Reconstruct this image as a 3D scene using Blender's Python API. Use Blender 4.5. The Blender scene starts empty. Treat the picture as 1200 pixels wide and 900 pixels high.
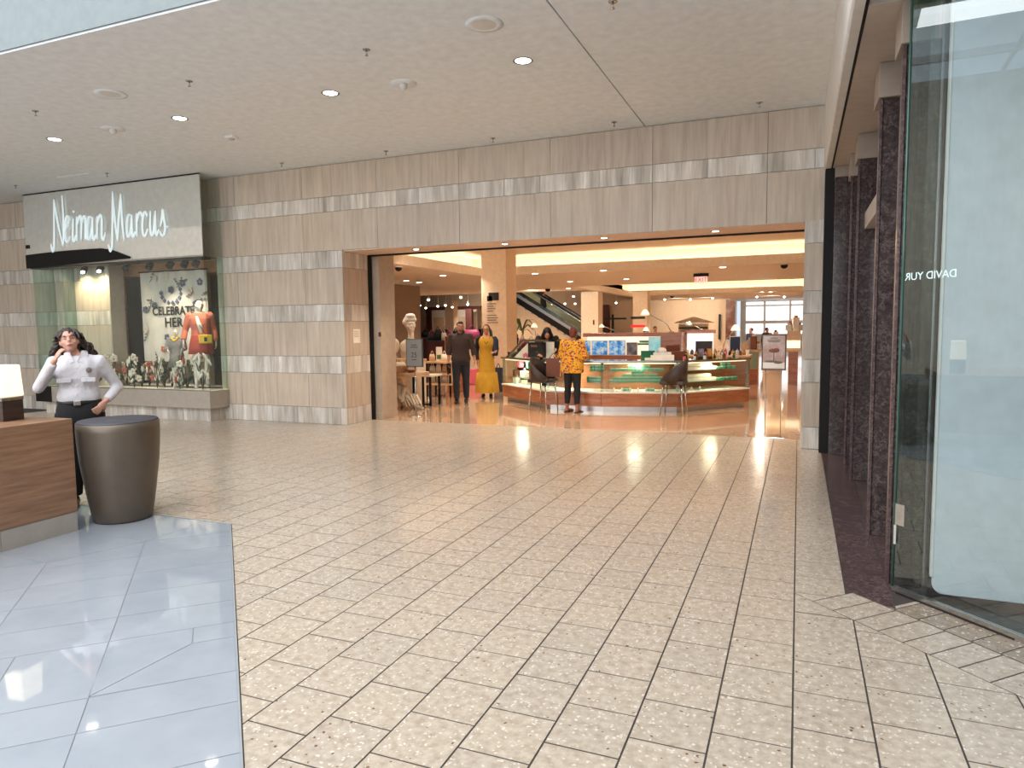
import bpy, bmesh, math, random
from mathutils import Vector, Matrix, noise

# ------------------------------------------------------------------ camera
S = bpy.context.scene
COL = S.collection
FPX, EYE = 814.0, 1.65
def _n(v): return Vector(v).normalized()
CY = _n((336, -71, FPX))                      # world +Y in camera axes (x right, y down, z forward)
CX = Vector((1980, 44, -FPX)); CX = (CX - CY*CX.dot(CY)).normalized()
CZ = CX.cross(CY)
if CZ.y > 0: CZ = -CZ
def cam2world(v): return Vector((CX.dot(v), CY.dot(v), CZ.dot(v)))
cam_data = bpy.data.cameras.new('camera'); cam = bpy.data.objects.new('camera', cam_data); COL.objects.link(cam)
rx, dn, fw = cam2world(Vector((1,0,0))), cam2world(Vector((0,1,0))), cam2world(Vector((0,0,1)))
cam.matrix_world = Matrix(((rx.x,-dn.x,-fw.x,0),(rx.y,-dn.y,-fw.y,0),(rx.z,-dn.z,-fw.z,EYE),(0,0,0,1)))
cam_data.sensor_width = 36; cam_data.lens = 36*FPX/1200; cam_data.clip_end = 300; cam_data.clip_start = .05
S.camera = cam

# ------------------------------------------------------------------ world, daylight, exposure
S.view_settings.view_transform = 'Standard'; S.view_settings.look = 'None'
S.view_settings.exposure = 0.0; S.view_settings.gamma = 1; S.view_settings.use_curve_mapping = False
try:
    S.cycles.use_denoising = True; S.cycles.max_bounces = 8; S.cycles.transparent_max_bounces = 12
    S.cycles.caustics_reflective = False; S.cycles.caustics_refractive = False
except Exception: pass
W = bpy.data.worlds.new('world'); S.world = W; W.use_nodes = True
W.node_tree.nodes['Background'].inputs[0].default_value = (.80,.90,1.0,1)
W.node_tree.nodes['Background'].inputs[1].default_value = .95
def lamp(name, kind, loc, energy, col, rot=(0,0,0), **kw):
    d = bpy.data.lights.new(name, kind); d.energy = energy; d.color = col
    for k, v in kw.items(): setattr(d, k, v)
    o = bpy.data.objects.new(name, d); COL.objects.link(o); o.location = loc; o.rotation_euler = rot
    return o
lamp('facade_fill_light', 'AREA', (-7,-8.8,4.5), 1200, (.95,.97,1.0), rot=(math.radians(96),0,0), shape='RECTANGLE', size=18, size_y=6)  # added fill behind the camera, brightens the stone front and ceiling
lamp('skylight_daylight', 'AREA', (-6,-2.4,8.85), 2900, (.95,.97,1.0), shape='RECTANGLE', size=18, size_y=12)
WARM = (1.0,.84,.68)
for (x, y, e) in [(-5.6,11.9,55),(-3.6,11.7,60),(-1.6,11.7,55),(-8.35,12.7,60),(-6.8,13.9,70),(-.4,13.2,30),
                  (-8.8,15.0,110),(-5.0,17.5,150),(-2.0,16.0,130),(-9.5,19.5,150),(-5.5,24.0,230),(-1.2,21.0,170),
                  (-11.5,25.5,230),(-2.0,27.5,230),(-16,34,350),(-8.5,32,250),(-5.0,38.0,400),(-19,42,500),(-13,40,350),(-1.5,44,350)]:
    lamp('store_downlight', 'SPOT', (x, y, 3.36), e*1.9, WARM, spot_size=math.radians(140), spot_blend=.9, shadow_soft_size=.09)
for (x, y, tx, ty, e) in [(-7.5,46,-7.5,50.4,500),(-5.6,46,-5.6,50.4,400),(-12,31,-11.5,36,500),(-22,44,-22,48,500),(-19,44,-19,48,400),(-9.6,15.5,-9.4,19.5,150),(-7.5,29.6,-7.5,34,300),(-14.9,22.0,-15.0,25.5,120),(-1.5,33,-1.5,29,200),(-1.5,46,-2.5,52,300)]:
    dd = Vector((tx-x,ty-y,-1.6)); lamp('wall_washer', 'SPOT', (x,y,3.2), e, WARM, rot=dd.to_track_quat('-Z','Y').to_euler(), spot_size=math.radians(110), spot_blend=.9, shadow_soft_size=.08)
for x in (-5.9,-4.3,-2.7,-1.1):
    lamp('portal_downlight', 'SPOT', (x, 10.2, 2.92), 130, WARM, spot_size=math.radians(110), spot_blend=.7, shadow_soft_size=.04)
for (x, y, e) in [(-10.3,9.62,150),(-11.3,9.62,110)]:
    lamp('window_spotlight', 'SPOT', (x, y, 2.88), e, (1,.85,.66), rot=(math.radians(24),0,math.radians(12)), spot_size=math.radians(75), spot_blend=.6, shadow_soft_size=.04)
for x in (-13.35,-12.85):
    lamp('window_spotlight', 'SPOT', (x, 9.56, 2.80), 45, (1,.78,.5), rot=(math.radians(30),0,0), spot_size=math.radians(120), spot_blend=.9, shadow_soft_size=.04)
for x in (-2.70,-5.12,-7.49,-9.9):
    lamp('mall_downlight', 'SPOT', (x, 6.95, 4.37), 40, (1,.95,.88), spot_size=math.radians(100), spot_blend=.8, shadow_soft_size=.08)

# ------------------------------------------------------------------ materials
R_ = random.Random(7)
def srgb(*c):
    out = []
    for v in c:
        v /= 255.; out.append(v/12.92 if v <= .04045 else ((v+.055)/1.055)**2.4)
    return tuple(out)+(1,)
class NT:
    def __init__(s, name):
        s.m = bpy.data.materials.new(name); s.m.use_nodes = True; s.t = s.m.node_tree; s.b = s.t.nodes['Principled BSDF']
    def n(s, typ, **kw):
        o = s.t.nodes.new(typ)
        for k, v in kw.items():
            if k.startswith('i_'): o.inputs[k[2:].replace('_',' ')].default_value = v
            else: setattr(o, k, v)
        return o
    def l(s, a, b): s.t.links.new(a, b)
    def ramp(s, fac, stops, interp='LINEAR'):
        r = s.n('ShaderNodeValToRGB'); r.color_ramp.interpolation = interp
        e = r.color_ramp.elements
        while len(e) < len(stops): e.new(.5)
        for k, (p, c) in enumerate(stops): e[k].position = p; e[k].color = c
        s.l(fac, r.inputs[0]); return r
    def coords(s, scale=(1,1,1), rand=True, kind='Object'):
        tc = s.n('ShaderNodeTexCoord'); mp = s.n('ShaderNodeMapping'); s.l(tc.outputs[kind], mp.inputs[0])
        mp.inputs['Scale'].default_value = scale
        if rand:
            oi = s.n('ShaderNodeObjectInfo'); mm = s.n('ShaderNodeMath', operation='MULTIPLY'); mm.inputs[1].default_value = 37
            s.l(oi.outputs['Random'], mm.inputs[0]); s.l(mm.outputs[0], mp.inputs['Location'])
        return mp.outputs[0]
    def noise(s, vec, scale, detail=4, rough=.55):
        o = s.n('ShaderNodeTexNoise'); o.inputs['Scale'].default_value = scale; o.inputs['Detail'].default_value = detail; o.inputs['Roughness'].default_value = rough
        if vec: s.l(vec, o.inputs['Vector'])
        return o.outputs['Fac']
    def mix(s, fac, a, b, mode='MIX'):
        o = s.n('ShaderNodeMix', data_type='RGBA', blend_type=mode)
        for sock, v in ((o.inputs[0],fac),(o.inputs[6],a),(o.inputs[7],b)):
            if hasattr(v, 'links') or hasattr(v, 'is_linked'): s.l(v, sock)
            else: sock.default_value = v
        return o.outputs[2]
    def bump(s, h, st=.2, d=.01):
        o = s.n('ShaderNodeBump'); o.inputs['Strength'].default_value = st; o.inputs['Distance'].default_value = d
        s.l(h, o.inputs['Height']); s.l(o.outputs[0], s.b.inputs['Normal'])
def plain(name, col, rough=.5, metal=0, emit=0, coat=0, alpha=1, ecol=None, spec=None):
    s = NT(name); b = s.b
    c = col if len(col) == 4 else srgb(*col)
    b.inputs['Base Color'].default_value = c; b.inputs['Roughness'].default_value = rough; b.inputs['Metallic'].default_value = metal
    if emit: b.inputs['Emission Color'].default_value = (ecol or c); b.inputs['Emission Strength'].default_value = emit
    if coat: b.inputs['Coat Weight'].default_value = coat; b.inputs['Coat Roughness'].default_value = .05
    if spec is not None: b.inputs['Specular IOR Level'].default_value = spec
    # fine procedural unevenness
    if not emit:
        v = s.coords((1,1,1)); f = s.noise(v, 9, 3)
        r = s.ramp(f, [(.3,(.93,.93,.93,1)),(.7,(1.05,1.05,1.05,1))])
        s.l(s.mix(1.0, c, r.outputs[0], 'MULTIPLY'), b.inputs['Base Color'])
    return s.m
def glassy(name, tint=(.93,.98,.96,1), refl=.08, rough=0.0):
    s = NT(name); t = s.t
    tr = s.n('ShaderNodeBsdfTransparent'); tr.inputs[0].default_value = tint
    gl = s.n('ShaderNodeBsdfGlossy'); gl.inputs['Roughness'].default_value = rough; gl.inputs[0].default_value = (.95,1,.99,1)
    fr = s.n('ShaderNodeFresnel'); fr.inputs[0].default_value = 1.5
    ad = s.n('ShaderNodeMath', operation='ADD', use_clamp=True); ad.inputs[1].default_value = refl; s.l(fr.outputs[0], ad.inputs[0])
    ge = s.n('ShaderNodeNewGeometry'); iv = s.n('ShaderNodeMath', operation='SUBTRACT'); iv.inputs[0].default_value = 1; s.l(ge.outputs['Backfacing'], iv.inputs[1])
    mu = s.n('ShaderNodeMath', operation='MULTIPLY'); s.l(ad.outputs[0], mu.inputs[0]); s.l(iv.outputs[0], mu.inputs[1])
    mx = s.n('ShaderNodeMixShader'); s.l(mu.outputs[0], mx.inputs[0]); s.l(tr.outputs[0], mx.inputs[1]); s.l(gl.outputs[0], mx.inputs[2])
    out = [n for n in t.nodes if n.type == 'OUTPUT_MATERIAL'][0]
    s.l(mx.outputs[0], out.inputs[0]); return s.m

M = {}
def stone(name, c1, c2, c3, stretch=(9,9,.55), contrast=1.0, rough=.45):
    s = NT(name); v = s.coords(stretch)
    w = s.noise(v, 1.6, 6, .62); v2 = s.coords((26,26,1.1)); w2 = s.noise(v2, 2.4, 5, .7); v3 = s.coords((1,1,1)); w3 = s.noise(v3, 1.7, 3)
    r = s.ramp(w, [(.30,c1),(.5,c2),(.68,c3)])
    r2 = s.ramp(w2, [(.30,(1-.16*contrast,)*3+(1,)),(.6,(1,1,1,1)),(.78,(1+.05*contrast,)*3+(1,))])
    c = s.mix(1.0, r.outputs[0], r2.outputs[0], 'MULTIPLY')
    r3 = s.ramp(w3, [(.3,(.93,.93,.94,1)),(.7,(1.04,1.03,1.02,1))])
    c = s.mix(1.0, c, r3.outputs[0], 'MULTIPLY')
    oi = s.n('ShaderNodeObjectInfo'); ro = s.ramp(oi.outputs['Random'], [(0,(.95,.95,.96,1)),(1,(1.03,1.02,1.0,1))])
    c = s.mix(1.0, c, ro.outputs[0], 'MULTIPLY')
    s.l(c, s.b.inputs['Base Color']); s.b.inputs['Roughness'].default_value = rough; s.bump(w2, .12, .004); return s.m
M['travertine'] = stone('travertine', srgb(186,168,149), srgb(203,187,169), srgb(212,198,181), contrast=.55)
M['band'] = stone('banded_travertine', srgb(178,168,155), srgb(218,209,197), srgb(247,243,236), (4.2,4.2,.4), 1.3)
M['band_dark'] = stone('grey_banded_travertine', srgb(156,147,135), srgb(204,195,183), srgb(240,235,226), (4.2,4.2,.4), 1.5)
def floor_tile():
    s = NT('terrazzo_tile'); g = s.n('ShaderNodeNewGeometry'); P = g.outputs['Position']
    nz = s.n('ShaderNodeTexNoise'); nz.inputs['Scale'].default_value = 60; s.l(P, nz.inputs['Vector']); sc_ = s.n('ShaderNodeVectorMath', operation='SCALE'); sc_.inputs[3].default_value = .022; s.l(nz.outputs['Color'], sc_.inputs[0]); ad_ = s.n('ShaderNodeVectorMath', operation='ADD'); s.l(P, ad_.inputs[0]); s.l(sc_.outputs[0], ad_.inputs[1]); PD = ad_.outputs[0]
    def vor(scale):
        o = s.n('ShaderNodeTexVoronoi', feature='F1'); o.inputs['Scale'].default_value = scale; s.l(PD, o.inputs['Vector']); return o
    base = s.ramp(s.noise(P, 22, 5, .65), [(.28,srgb(160,145,128)),(.5,srgb(182,168,151)),(.74,srgb(199,187,172))]).outputs[0]
    # random tone per tile from the tile grid
    mp = s.n('ShaderNodeMapping'); mp.inputs['Scale'].default_value = (1/.305,1/.1555,0); mp.inputs['Location'].default_value = (-.0328,.03,0); s.l(P, mp.inputs[0])
    fl = s.n('ShaderNodeVectorMath', operation='FLOOR'); s.l(mp.outputs[0], fl.inputs[0])
    oi = s.n('ShaderNodeObjectInfo')
    br = s.ramp(oi.outputs['Random'], [(0,(.97,.97,.975,1)),(1,(1.03,1.02,1.0,1))])
    c = s.mix(1.0, base, br.outputs[0], 'MULTIPLY')
    # pale chips
    v1 = vor(75); e1 = s.ramp(v1.outputs['Color'], [(.76,(0,0,0,1)),(.80,(.8,.8,.8,1))]); d1 = s.ramp(v1.outputs['Distance'], [(.42,(1,1,1,1)),(.55,(0,0,0,1))])
    m1 = s.mix(1.0, e1.outputs[0], d1.outputs[0], 'MULTIPLY'); c = s.mix(m1, c, srgb(222,212,200))
    # brown chips
    v2 = vor(48); e2 = s.ramp(v2.outputs['Color'], [(.86,(0,0,0,1)),(.875,(1,1,1,1))]); d2 = s.ramp(v2.outputs['Distance'], [(.24,(1,1,1,1)),(.36,(0,0,0,1))])
    m2 = s.mix(1.0, e2.outputs[0], d2.outputs[0], 'MULTIPLY'); c = s.mix(m2, c, srgb(112,84,60))
    s.l(c, s.b.inputs['Base Color']); s.b.inputs['Roughness'].default_value = .17; s.b.inputs['Specular IOR Level'].default_value = .5
    rr = s.ramp(s.noise(P, 3, 3), [(.3,(.13,)*3+(1,)),(.7,(.23,)*3+(1,))]); s.l(rr.outputs[0], s.b.inputs['Roughness'])
    return s.m
M['tile'] = floor_tile()
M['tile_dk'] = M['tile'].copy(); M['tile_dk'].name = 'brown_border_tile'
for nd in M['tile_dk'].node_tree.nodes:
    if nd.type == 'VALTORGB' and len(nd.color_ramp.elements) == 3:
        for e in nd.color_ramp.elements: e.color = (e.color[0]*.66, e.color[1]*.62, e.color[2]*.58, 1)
def granite(name, a, b_, c_, rough=.12):
    s = NT(name); v = s.coords((1,1,1)); w = s.noise(v, 30, 6, .75); w2 = s.noise(v, 4, 6, .7)
    r = s.ramp(w, [(.35,a),(.55,b_),(.75,c_)]); 
    vein = s.ramp(w2, [(.485,(0,0,0,1)),(.5,(.35,.35,.35,1)),(.515,(0,0,0,1))])
    c = s.mix(vein.outputs[0], r.outputs[0], srgb(150,135,128)); s.l(c, s.b.inputs['Base Color']); s.b.inputs['Roughness'].default_value = rough; return s.m
M['granite'] = granite('dark_granite', srgb(52,44,44), srgb(76,65,64), srgb(104,92,90))
M['granite_floor'] = granite('dark_granite_floor', srgb(66,50,50), srgb(88,70,70), srgb(112,94,92), .2)
def wood(name, a, b_, c_, axis=(1.2,1.2,16), rough=.35):
    s = NT(name); v = s.coords(axis); w = s.noise(v, 2.0, 6, .6); r = s.ramp(w, [(.3,a),(.5,b_),(.7,c_)])
    s.l(r.outputs[0], s.b.inputs['Base Color']); s.b.inputs['Roughness'].default_value = rough; s.bump(w, .08, .002); return s.m
M['desk_wood'] = wood('desk_wood', srgb(122,88,66), srgb(142,106,80), srgb(158,120,92))
M['cherry'] = wood('cherry_wood', srgb(146,88,56), srgb(166,104,68), srgb(180,118,80), (1.5,1.5,10), .25)
M['oak'] = wood('pale_oak', srgb(196,160,124), srgb(212,178,142), srgb(224,194,160), (2,2,12), .4)
M['ceil'] = plain('ceiling_paint', (236,239,240), .8)
M['ceil_store'] = plain('store_ceiling_paint', (236,224,208), .8)
M['fascia'] = plain('white_fascia_paint', (222,218,212), .5)
M['soffit'] = plain('soffit_paint', (190,177,165), .7)
M['capm'] = plain('cap_paint', (158,142,128), .7)
M['bulk'] = plain('window_bulkhead_paint', (206,150,112), .7)
M['grout_l'] = plain('grey_grout', (118,122,126), .8)
M['trim_grey'] = plain('grey_edge_metal', (150,152,154), .6)
M['silver'] = plain('silver_plinth', (205,200,196), .28, .8)
M['grout'] = plain('dark_grout', (62,54,50), .8)
M['grout_wall'] = plain('wall_joint', (120,100,82), .9)
def white_stone():
    s = NT('white_polished_stone'); v = s.coords((1,1,1)); w = s.noise(v, 3, 4); r = s.ramp(w, [(.3,srgb(150,157,165)),(.7,srgb(162,168,175))])
    s.l(r.outputs[0], s.b.inputs['Base Color']); s.b.inputs['Roughness'].default_value = .05; s.b.inputs['Coat Weight'].default_value = .5; s.b.inputs['Coat Roughness'].default_value = .02; return s.m
M['white'] = white_stone()
M['steel'] = plain('brushed_steel', (190,188,184), .25, 1)
M['chrome'] = plain('chrome', (225,225,222), .08, 1)
M['black'] = plain('black_metal', (24,21,20), .6, spec=.25)
M['post'] = plain('tan_post_paint', (180,164,146), .7)
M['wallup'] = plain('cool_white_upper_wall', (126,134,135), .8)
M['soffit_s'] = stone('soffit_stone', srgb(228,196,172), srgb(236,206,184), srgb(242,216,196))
M['blackmat'] = plain('black_matte', (22,23,22), .8)
M['glass'] = glassy('clear_glass', (.95,.99,.97,1), .02)
M['glass_green'] = glassy('green_edge_glass', (.76,.84,.80,1), .03)
M['glass_shop'] = glassy('shop_glass', (.89,.94,.945,1), .10)
M['glass_case'] = glassy('case_glass', (.93,.98,.96,1), .01)
M['glass_edge'] = plain('glass_edge', (60,96,86), .1)
M['header'] = plain('mirrored_header_glass', (222,221,214), .04, .35, coat=1)
M['neon'] = plain('pale_sign_enamel', (225,240,240), .3, emit=.32, ecol=(.86,.96,1,1))
M['taupe'] = plain('taupe_metal', (100,88,76), .42, .4)
M['lid'] = plain('dark_blue_lid', (62,62,68), .55)
M['base'] = plain('beige_metal_base', (176,166,154), .3, .2)
M['shade'] = plain('lit_lamp_shade', (230,215,185), .6, emit=1.0, ecol=(1,.88,.66,1))
M['darkwood'] = wood('dark_wood', srgb(44,34,30), srgb(58,46,40), srgb(70,56,48))
M['bulb'] = plain('lamp_glow', (255,245,230), .5, emit=14, ecol=(1,.93,.82,1))
M['bulb_s'] = plain('store_lamp_glow', (255,225,190), .5, emit=12, ecol=(1,.88,.72,1))
M['cove'] = plain('cove_light_strip', (255,220,170), .5, emit=13, ecol=(1,.84,.58,1))
M['tan'] = plain('tan_wall_paint', (222,200,172), .8)
M['cream'] = plain('cream_column_paint', (232,212,186), .7)
M['greyp'] = plain('grey_panel_paint', (150,132,118), .7)
def store_floor():
    s = NT('polished_store_marble'); g = s.n('ShaderNodeNewGeometry'); P = g.outputs['Position']
    r = s.ramp(s.noise(P, 2.2, 6, .6), [(.3,srgb(200,164,134)),(.55,srgb(214,180,148)),(.75,srgb(222,190,160))])
    s.l(r.outputs[0], s.b.inputs['Base Color']); s.b.inputs['Roughness'].default_value = .09; s.b.inputs['Coat Weight'].default_value = .6; s.b.inputs['Coat Roughness'].default_value = .05; return s.m
M['sfloor'] = store_floor()
M['skin1'] = plain('light_skin', (196,146,126), .5)
M['skin2'] = plain('tan_skin', (196,138,106), .5)
M['skin3'] = plain('brown_skin', (150,98,72), .5)
M['lips'] = plain('lips', (160,84,80), .5)
M['hair_dk'] = plain('dark_brown_hair', (48,34,30), .5)
M['hair_bk'] = plain('black_hair', (18,15,15), .45)
M['hair_au'] = plain('auburn_hair', (104,46,30), .5)
def cloth(name, col, st=.5):
    s = NT(name); v = s.coords((1,1,.7)); w = s.noise(v, 9, 3, .5); r = s.ramp(w, [(.3,tuple(q*.93 for q in srgb(*col)[:3])+(1,)),(.7,srgb(*col))])
    s.l(r.outputs[0], s.b.inputs['Base Color']); s.b.inputs['Roughness'].default_value = .85; s.bump(w, st, .03); return s.m
M['shirt_w'] = cloth('white_shirt_cotton', (206,203,207), .9)
M['shirt_d'] = plain('charcoal_shirt', (62,50,48), .8)
M['trous'] = plain('black_trousers', (20,19,22), .8)
M['jeans'] = plain('dark_jeans', (36,38,46), .85)
M['denim'] = plain('blue_denim', (44,54,78), .85)
M['yellow'] = plain('mustard_dress', (204,156,48), .8)
M['leather'] = plain('black_leather', (28,26,26), .4)
M['shoe'] = plain('brown_shoe_leather', (60,40,32), .5)
def blouse():
    s = NT('patterned_blouse'); v = s.coords((1,1,1)); vo = s.n('ShaderNodeTexVoronoi'); vo.inputs['Scale'].default_value = 40; s.l(v, vo.inputs['Vector'])
    r = s.ramp(vo.outputs['Color'], [(0,srgb(226,160,30)),(.36,srgb(232,178,44)),(.48,srgb(190,80,40)),(.60,srgb(60,58,110)),(.68,srgb(226,170,40)),(.82,srgb(120,40,50)),(.9,srgb(220,150,30))], 'CONSTANT')
    s.l(r.outputs[0], s.b.inputs['Base Color']); s.b.inputs['Roughness'].default_value = .8; return s.m
M['blouse'] = blouse()
M['mann'] = plain('white_mannequin', (226,214,200), .4)
M['coral'] = plain('coral_fabric', (222,120,96), .8)
M['skirt'] = plain('rust_skirt_fabric', (176,66,50), .8)
M['ybag'] = plain('yellow_leather', (238,190,40), .4)
M['greyfab'] = plain('grey_print_fabric', (150,140,138), .8)
M['green'] = plain('sea_green_carton', (88,160,128), .5)
M['dgreen'] = plain('dark_green_carton', (20,90,56), .5)
M['whitep'] = plain('white_paper', (240,230,216), .6)
M['pink'] = plain('pink_satin', (226,110,130), .5)
M['magenta'] = plain('magenta_leather', (150,50,100), .5)
M['leaf'] = plain('green_leaf', (84,104,52), .6)
M['chair'] = plain('dark_brown_seat_leather', (56,42,36), .45)
M['chair_in'] = plain('brown_chair_inside', (110,74,48), .5)
M['brownbag'] = plain('brown_tote_leather', (120,68,44), .6)
M['twig'] = wood('driftwood', srgb(188,172,152), srgb(212,198,178), srgb(226,214,198), (3,3,3), .7)
M['screen_g'] = plain('grey_sign_face', (112,110,108), .5)
M['frame_g'] = plain('grey_sign_frame', (70,66,62), .4)
M['red'] = plain('exit_red', (214,30,30), .5, emit=1.2)
M['exitw'] = plain('exit_white', (250,225,215), .5, emit=.7)
M['ink'] = plain('black_ink', (30,28,28), .7)
M['ink_g'] = plain('grey_ink', (110,98,90), .7)
M['daywin'] = plain('daylit_window', (255,255,255), .5, emit=1.15, ecol=(.92,.95,1,1))
M['lightbox'] = plain('lightbox', (255,225,170), .5, emit=1.3, ecol=(1,.86,.6,1))
M['amber'] = plain('amber_perfume', (190,130,60), .15)
M['burg'] = plain('dark_burgundy', (82,34,30), .6)
M['panelw'] = plain('pale_window_covering', (206,209,213), .85)
M['blackfl'] = plain('black_display_floor', (34,32,32), .3)
def poster(name, stops, scale=3, rough=.4, sc=(1,1,1), emit=0):
    s = NT(name); v = s.coords(sc); r = s.ramp(s.noise(v, scale, 5, .6), stops, 'LINEAR')
    s.l(r.outputs[0], s.b.inputs['Base Color']); s.b.inputs['Roughness'].default_value = rough
    if emit: s.l(r.outputs[0], s.b.inputs['Emission Color']); s.b.inputs['Emission Strength'].default_value = emit
    return s.m
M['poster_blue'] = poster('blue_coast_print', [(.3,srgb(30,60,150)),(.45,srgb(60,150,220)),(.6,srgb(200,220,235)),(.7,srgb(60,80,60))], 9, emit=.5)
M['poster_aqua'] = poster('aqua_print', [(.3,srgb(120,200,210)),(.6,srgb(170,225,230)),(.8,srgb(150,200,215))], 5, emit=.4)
M['poster_rock'] = poster('rocky_shore_print', [(.3,srgb(200,170,170)),(.5,srgb(120,120,130)),(.65,srgb(60,70,80))], 8)
M['poster_dusk'] = poster('dusk_print', [(.3,srgb(190,160,150)),(.5,srgb(160,130,120)),(.7,srgb(186,176,176))], 4)
M['art'] = poster('brown_abstract_print', [(.35,srgb(60,34,28)),(.5,srgb(110,64,44)),(.65,srgb(160,130,110))], 1.2)
M['banner'] = poster('pale_banner_cloth', [(.3,srgb(206,196,188)),(.7,srgb(226,214,204))], 3, .8)
M['flower_r'] = plain('dusty_red_petal', (190,96,80), .8)
M['flower_b'] = plain('slate_blue_petal', (84,94,120), .8)
M['stem_p'] = plain('grey_print_leaf', (120,116,108), .8)
M['petal'] = plain('ivory_petal', (226,206,190), .7)
M['leaf_dk'] = plain('dark_paper_leaf', (70,80,62), .7)
M['poster_lit'] = poster('white_blue_lightbox', [(.35,srgb(250,244,235)),(.55,srgb(235,235,245)),(.62,srgb(110,130,200)),(.7,srgb(240,235,235))], 3, emit=.9)

# ------------------------------------------------------------------ geometry helpers
def at(px, py, Y):
    r = cam2world(Vector((px-600, py-450, FPX))); k = Y/r.y; return Vector((r.x*k, Y, EYE + r.z*k))
def on_z(px, py, z=0):
    r = cam2world(Vector((px-600, py-450, FPX))); k = (z-EYE)/r.z; return Vector((r.x*k, r.y*k, z))
PI = math.pi
class MB:
    def __init__(s): s.v = []; s.f = []; s.sm = []
    def add(s, vs, fs, smooth=False):
        o = len(s.v); s.v += [Vector(v) for v in vs]
        for f in fs: s.f.append([i+o for i in f]); s.sm.append(smooth)
        return s
    def box(s, a, b, rz=0, c=None):
        (x0,y0,z0),(x1,y1,z1) = a, b
        vs = [Vector(p) for p in ((x0,y0,z0),(x1,y0,z0),(x1,y1,z0),(x0,y1,z0),(x0,y0,z1),(x1,y0,z1),(x1,y1,z1),(x0,y1,z1))]
        if rz:
            cc = Vector(c) if c else Vector(((x0+x1)/2,(y0+y1)/2,0)); m = Matrix.Rotation(rz,3,'Z')
            vs = [m@(v-cc)+cc for v in vs]
        return s.add(vs, [(0,3,2,1),(4,5,6,7),(0,1,5,4),(1,2,6,5),(2,3,7,6),(3,0,4,7)])
    def bx(s, c, d, rz=0):          # centre of base, dimensions
        return s.box((c[0]-d[0]/2,c[1]-d[1]/2,c[2]),(c[0]+d[0]/2,c[1]+d[1]/2,c[2]+d[2]), rz, (c[0],c[1],0))
    def prism(s, poly, z0, z1):
        n = len(poly)
        ar = sum(poly[i][0]*poly[(i+1)%n][1]-poly[(i+1)%n][0]*poly[i][1] for i in range(n))
        if ar < 0: poly = poly[::-1]
        vs = [(p[0],p[1],z0) for p in poly]+[(p[0],p[1],z1) for p in poly]
        return s.add(vs, [tuple(range(n))[::-1], tuple(range(n,2*n))]+[(i,(i+1)%n,(i+1)%n+n,i+n) for i in range(n)])
    def vprism(s, pts, Y0, Y1):     # outline in X,Z pushed along Y
        n = len(pts); vs = [(p[0],Y0,p[1]) for p in pts]+[(p[0],Y1,p[1]) for p in pts]
        return s.add(vs, [tuple(range(n)), tuple(range(n,2*n))[::-1]]+[(i,i+n,(i+1)%n+n,(i+1)%n) for i in range(n)])
    def tube(s, pts, r, n=10, cap=True, sub=0, flat=1.0):
        pts = [Vector(p) for p in pts]; rs = list(r) if hasattr(r,'__len__') else [r]*len(pts)
        if sub:
            P, Q = [], []
            for i in range(len(pts)-1):
                p0 = pts[max(i-1,0)]; p1 = pts[i]; p2 = pts[i+1]; p3 = pts[min(i+2,len(pts)-1)]
                for k in range(sub):
                    t = k/sub
                    P.append(.5*((2*p1)+(p2-p0)*t+(2*p0-5*p1+4*p2-p3)*t*t+(3*p1-p0-3*p2+p3)*t**3)); Q.append(rs[i]*(1-t)+rs[i+1]*t)
            P.append(pts[-1]); Q.append(rs[-1]); pts, rs = P, Q
        d0 = (pts[1]-pts[0]).normalized(); up = Vector((0,0,1)) if abs(d0.z) < .9 else Vector((0,1,0))
        u = d0.cross(up).normalized(); vs = []; m = len(pts)
        for i, p in enumerate(pts):
            d = (pts[min(i+1,m-1)]-pts[max(i-1,0)]); d = d.normalized() if d.length > 1e-9 else d0
            u = (u-d*u.dot(d)).normalized(); w = d.cross(u)
            for k in range(n):
                a = 2*PI*k/n; vs.append(p+u*math.cos(a)*rs[i]+w*math.sin(a)*rs[i]*flat)
        fs = [(i*n+k,i*n+(k+1)%n,(i+1)*n+(k+1)%n,(i+1)*n+k) for i in range(m-1) for k in range(n)]
        s.add(vs, fs, True)
        if cap:
            o = len(s.v)-m*n
            s.f.append([o+k for k in range(n)][::-1]); s.sm.append(False)
            s.f.append([o+(m-1)*n+k for k in range(n)]); s.sm.append(False)
        return s
    def cyl(s, c, r, h, n=20, r2=None): 
        return s.tube([c,(c[0],c[1],c[2]+h)], [r, r if r2 is None else r2], n)
    def lathe(s, c, prof, n=32):    # prof: (radius, z)
        vs = [(c[0]+r*math.cos(2*PI*k/n), c[1]+r*math.sin(2*PI*k/n), c[2]+z) for r, z in prof for k in range(n)]; m = len(prof)
        s.add(vs, [(i*n+k,i*n+(k+1)%n,(i+1)*n+(k+1)%n,(i+1)*n+k) for i in range(m-1) for k in range(n)], True)
        o = len(s.v)-m*n; s.f.append([o+k for k in range(n)][::-1]); s.sm.append(False); s.f.append([o+(m-1)*n+k for k in range(n)]); s.sm.append(False)
        return s
    def ell(s, c, r, n=16, mat=None, m=10):
        c = Vector(c); r = r if hasattr(r,'__len__') else (r,r,r); vs = []
        for i in range(m+1):
            t = PI*i/m
            for k in range(n):
                a = 2*PI*k/n; q = Vector((r[0]*math.sin(t)*math.cos(a), r[1]*math.sin(t)*math.sin(a), -r[2]*math.cos(t)))
                if mat: q = mat@q
                vs.append(c+q)
        return s.add(vs, [(i*n+k,i*n+(k+1)%n,(i+1)*n+(k+1)%n,(i+1)*n+k) for i in range(m) for k in range(n)], True)
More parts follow.
